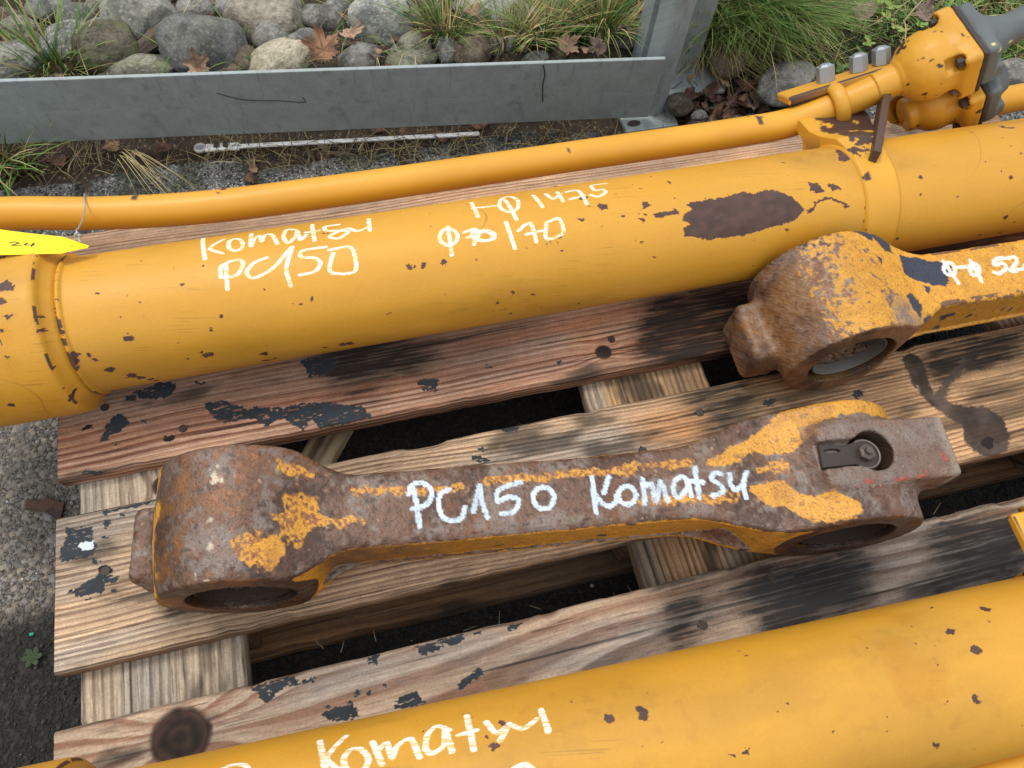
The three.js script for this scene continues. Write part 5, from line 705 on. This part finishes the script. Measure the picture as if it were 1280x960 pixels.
{ // low mixed sward of weeds behind, and matted dead grass under the plate
  const R = mulberry(404), list = []; for (let i = 0; i < 9000; i++) { const x = 1.0 + 0.8 * R(), z = -1.0 + 0.52 * R() + 0.06 * (x - 0.9); if (z > -0.53 + 0.05 * (x - 1) || f2(x * 9, z * 9, 3, 4) < 0.36) continue; const dry = R() < 0.4, c = dry ? STRAW[(R() * 3) | 0] : GREENS[(R() * 5) | 0]; list.push([x, soilY(x, z), z, 0.02 + 0.045 * R(), R() * 6.28, 0.5 + 1.1 * R(), 0.0007 + 0.0009 * R(), dry ? c : GREENS[3], c]); }
  for (let i = 0; i < 4200; i++) { const x = -0.8 + 1.7 * R(), z = -1.1 + 0.45 * R(); if (plateSide(x, z) > -0.02 || R() > 0.4 + 0.7 * sstep(0.35, 0.7, x)) continue; const dry = R() < 0.6, c = dry ? STRAW[(R() * 3) | 0] : GREENS[(R() * 5) | 0]; list.push([x, soilY(x, z), z, 0.02 + 0.04 * R(), R() * 6.28, 0.6 + R(), 0.0006 + 0.0006 * R(), c, c]); }
  const g = solo('sward', blades(list, R), bladeM, 'low green sward with dead stalks growing between stones and weeds', 'grass'); g.userData.kind = 'stuff';
  const dl = [], R2 = mulberry(505); for (let i = 0; i < 900; i++) { const x = -0.3 + 1.15 * R2(), s = 0.004 + 0.05 * R2(), z = PL0[1] + (x - PL0[0]) * (PLD[1] / PLD[0]) + s; if (f2(x * 12, 3, 3, 8) < 0.38 && R2() < 0.7) continue; const c = STRAW[(R2() * 3) | 0], k = 0.2 + 0.5 * R2(); dl.push([x, soilY(x, z) + 0.002 + 0.012 * R2(), z, 0.008 + 0.03 * R2(), R2() * 6.28, 0.9 + 1.2 * R2(), 0.0004 + 0.0005 * R2(), c.map((v) => v * k), c.map((v) => v * k)]); }
  const d = solo('dead_grass', blades(dl, R2), bladeM, 'matted dead grass stalks lying in the dirt below the steel plate', 'dead grass'); d.userData.kind = 'stuff';
  const sp = []; const R3 = mulberry(606); for (let i = 0; i < 16; i++) sp.push([0.02 + 0.03 * R3(), 0.03, -0.575 + 0.02 * R3(), 0.03 + 0.02 * R3(), 0.75 + 0.5 * R3(), 2.2 + R3() * 1.5, 0.0005, STRAW[2], STRAW[0]]);
  solo('dry_stalks', blades(sp, R3), bladeM, 'bunch of pale dry stalks fanning over the kerb at left', 'dry grass');
  // broad-leaved weeds
  const pos = [], idx = [], col = [], R4 = mulberry(707), leaf = (x, y, z, r, a, t, c) => { const b = pos.length / 3, M = 9; pos.push(x, y, z); col.push(...c); for (let i = 0; i < M; i++) { const q = i / M * 6.283, rr = r * (0.75 + 0.25 * Math.cos(q * 2) + 0.12 * Math.sin(q * 5)), lx = rr * Math.cos(q) + r * 0.6, lz = rr * Math.sin(q) * 0.75; pos.push(x + lx * Math.cos(a) - lz * Math.sin(a), y + lx * t + 0.15 * r * Math.cos(q * 3), z + lx * Math.sin(a) + lz * Math.cos(a)); col.push(...c.map((v) => v * (0.85 + 0.3 * R4()))); } for (let i = 0; i < M; i++) idx.push(b, b + 1 + (i + 1) % M, b + 1 + i); };
  const wc = [[96, 132, 58], [120, 150, 70], [76, 110, 50], [150, 160, 84]].map((c) => lin(...c));
  for (let i = 0; i < 150; i++) { const x = 1.08 + 0.55 * R4(), z = -0.86 + 0.34 * R4(), y = soilY(x, z) + 0.012 + 0.02 * R4(); for (let k = 0; k < 5; k++) leaf(x, y, z, 0.006 + 0.007 * R4(), k * 1.26 + R4(), (R4() - 0.2) * 0.6, wc[(R4() * 4) | 0]); }
  const w = solo('weeds', geom(pos, idx, null, col), bladeM, 'low green broad-leaved weeds growing in the sward at upper right', 'weeds'); w.userData.kind = 'stuff';
  pos.length = idx.length = col.length = 0; for (let k = 0; k < 6; k++) leaf(-0.085, 0.006, 0.094, 0.007, k * 1.05, 0.15, lin(48, 66, 32)); solo('weed', geom(pos, idx, null, col), bladeM, 'tiny green weed on the dark asphalt left of the pallet', 'weed');
}

// ---------------------------------------------------------------- small things lying about
{
  const dir = new THREE.Vector3(0.39, 0, 0.0423).normalize(), a = -Math.atan2(dir.z, dir.x), wp = std({ color: new THREE.Color().setRGB(0.86, 0.86, 0.84), roughness: 0.5 });
  const t = thing('white_rod', 'white painted metal rod with a ring end lying below the steel plate', 'metal rod', [0.133, 0.022, -0.5655], a);
  part('shaft', mergeGeometries([rbox(0.05, 0.006, 0.013, 0.0025, 0.03, 0, 0).toNonIndexed(), rbox(0.36, 0.0045, 0.007, 0.002, 0.225, 0.0, 0).toNonIndexed()]), wp, t);
  const ring = part('ring', new THREE.TorusGeometry(0.0065, 0.003, 10, 32).rotateX(Math.PI / 2), std({ color: new THREE.Color().setRGB(0.45, 0.43, 0.38), roughness: 0.5, metalness: 0.3 }), t); ring.position.set(0, 0.001, 0);
  part('rivet', new THREE.CylinderGeometry(0.004, 0.004, 0.006, 20), zinc, t);
  for (const x of [0.024, 0.036]) { const s = part('screw', boltGeo(0.0042, 0.004), darkBolt, t); s.position.set(x, 0.005, 0); }
}
{ // the yellow tag and its wire
  const W = 512, H = 160, tm = mask(W, H, (g) => { g.lineWidth = 5; const st = [[[300, 88], [302, 90]], [[326, 80], [337, 72], [347, 79], [330, 97], [352, 95]], [[366, 76], [360, 91], [384, 89]], [[381, 74], [376, 100]], [[470, 92], [480, 86]]]; for (const q of st) { path(g, q, (p) => p); g.stroke(); } });
  const map = tex(W, H, (i, j, o) => { const k = 0.95 + 0.08 * f2(i / 40, j / 40, 3, 4), e = tm(i, H - 1 - j), b = Math.abs(j - H / 2) > H * 0.42 && (i % 7 < 3) ? 0.97 : 1; o[0] = mix(250 * k * b, 40, e); o[1] = mix(226 * k * b, 40, e); o[2] = mix(8, 20, e); }, true, false);
  const pos = [], uv = [], idx = [], n = 40; for (let i = 0; i <= n; i++) { const t = i / n, x = mix(-0.075, 0.0905, t), y = 0.318 - 0.030 * t * t + 0.003 * Math.sin(t * 7), z = mix(-0.207, -0.196, t * t), h = mix(0.0165, 0.0098, sstep(0.3, 1, t)) * (i > n - 5 ? 0.25 + 0.15 * (n - i) : 1); for (let k = 0; k <= 4; k++) { const q = k / 4 - 0.5; pos.push(x, y + 0.004 * q * 2 * (1 - t) - 0.003 * q, z - q * 2 * h); uv.push(t, k / 4); } }
  for (let i = 0; i < n; i++) for (let k = 0; k < 4; k++) { const a = i * 5 + k, b = a + 5; idx.push(a, b, a + 1, b, b + 1, a + 1); }
  const t = thing('tag', 'bright yellow plastic tag with handwriting tied to the long pipe', 'tag', [0.01, 0.307, -0.2]);
  const s = part('strip', geom(pos, idx, uv), std({ map, roughness: 0.4, side: THREE.DoubleSide }), t); s.position.set(-0.01, -0.307, 0.2);
  const w = part('wire', tube([[0.084, 0.291, -0.202], [0.083, 0.296, -0.21], [0.079, 0.283, -0.225], [0.077, 0.268, -0.25], [0.0735, 0.256, -0.272], [0.071, 0.2515, -0.288], [0.068, 0.243, -0.303], [0.066, 0.228, -0.306]], 0.0008, 6, 80), std({ color: 0xc8ccd0, metalness: 0.7, roughness: 0.35 }), t); w.position.set(-0.01, -0.307, 0.2);
  const kn = part('wire_knot', new THREE.TorusKnotGeometry(0.0022, 0.0008, 40, 6), std({ color: 0xb4b8bc, metalness: 0.7, roughness: 0.4 }), t); kn.position.set(0.074, -0.012, -0.006);
}
{ // pale off-cut under the boards, scraps on the asphalt
  const g = new THREE.BoxGeometry(0.036, 0.014, 0.12, 8, 4, 30), p = g.attributes.position; for (let i = 0; i < p.count; i++) { const q = f3(p.getX(i) * 120, p.getY(i) * 80, p.getZ(i) * 25, 3) - 0.5; p.setXYZ(i, p.getX(i) * (p.getZ(i) > 0.04 ? 1 - (p.getZ(i) - 0.04) * 12 * (p.getX(i) > 0 ? 1 : 0) : 1) + 0.003 * q, p.getY(i) + 0.002 * q, p.getZ(i) + 0.004 * q); } g.computeVertexNormals();
  const c = solo('wood_offcut', colorize(g, (x, y, z, o) => { const q = f3(x * 400, y * 300, z * 14, 3); put3(o, lin(186, 164, 132)); put3(o, lin(120, 98, 74), sstep(0.45, 0.65, q)); put3(o, lin(60, 46, 36), sstep(0.0015, 0.0, Math.abs(x + 0.004)) * 0.8); }), std({ vertexColors: true, roughness: 0.85 }), 'pale splintered wood off-cut lying in the gap behind the rusty link', 'wood scrap'); c.position.set(0.249, 0.07, -0.048); c.rotation.set(0.05, -0.65, 0.1);
  const b = new THREE.BoxGeometry(0.042, 0.003, 0.015, 30, 2, 14), bp = b.attributes.position; for (let i = 0; i < bp.count; i++) { const x = bp.getX(i), q = f3(x * 70, 1, bp.getZ(i) * 70, 3) - 0.5; bp.setXYZ(i, x + 0.004 * q, bp.getY(i) + 0.002 * q + 0.1 * x * x, bp.getZ(i) * (0.7 + 0.6 * sstep(-0.02, 0.02, x)) + 0.006 * sstep(0, 0.02, x) + 0.003 * q); } b.computeVertexNormals();
  const k = solo('bark_scrap', colorize(b, (x, y, z, o) => { const q = f3(x * 90, y * 90, z * 90, 3); put3(o, lin(86, 58, 44)); put3(o, lin(58, 38, 30), sstep(0.45, 0.6, q)); }), std({ vertexColors: true, roughness: 0.7 }), 'flat dark brown scrap on the grey asphalt left of the pallet', 'scrap'); k.position.set(-0.076, 0.005, -0.073); k.rotation.y = -0.25;
  const gr = solo('green_shard', new THREE.TetrahedronGeometry(0.0028).scale(1.3, 0.5, 0.9), std({ color: new THREE.Color().setRGB(0.02, 0.4, 0.24), roughness: 0.3 }), 'tiny bright green plastic shard on the dark asphalt', 'plastic shard'); gr.position.set(-0.088, 0.003, 0.069);
  const sl = [], R = mulberry(808), add = (x0, y0, z0, L, a) => { const g2 = new THREE.CylinderGeometry(0.0006, 0.0004, L, 5).rotateZ(Math.PI / 2).rotateY(a).translate(x0, y0, z0); sl.push(g2); };
  for (let i = 0; i < 46; i++) { const gap = i % 2, x = 0.16 + 0.98 * R(), z = gap ? 0.153 + 0.03 * R() : -0.035 + 0.03 * R(); add(x, gap && R() < 0.4 ? 0.029 : 0.006, z, 0.006 + 0.016 * R(), R() * 3); }
  const m = solo('wood_splinters', mergeGeometries(sl), std({ color: new THREE.Color().setRGB(0.42, 0.34, 0.22), roughness: 0.8 }), 'fine pale splinters scattered in the gaps of the pallet', 'splinters'); m.userData.kind = 'stuff';
}
renderer.render(scene, camera);
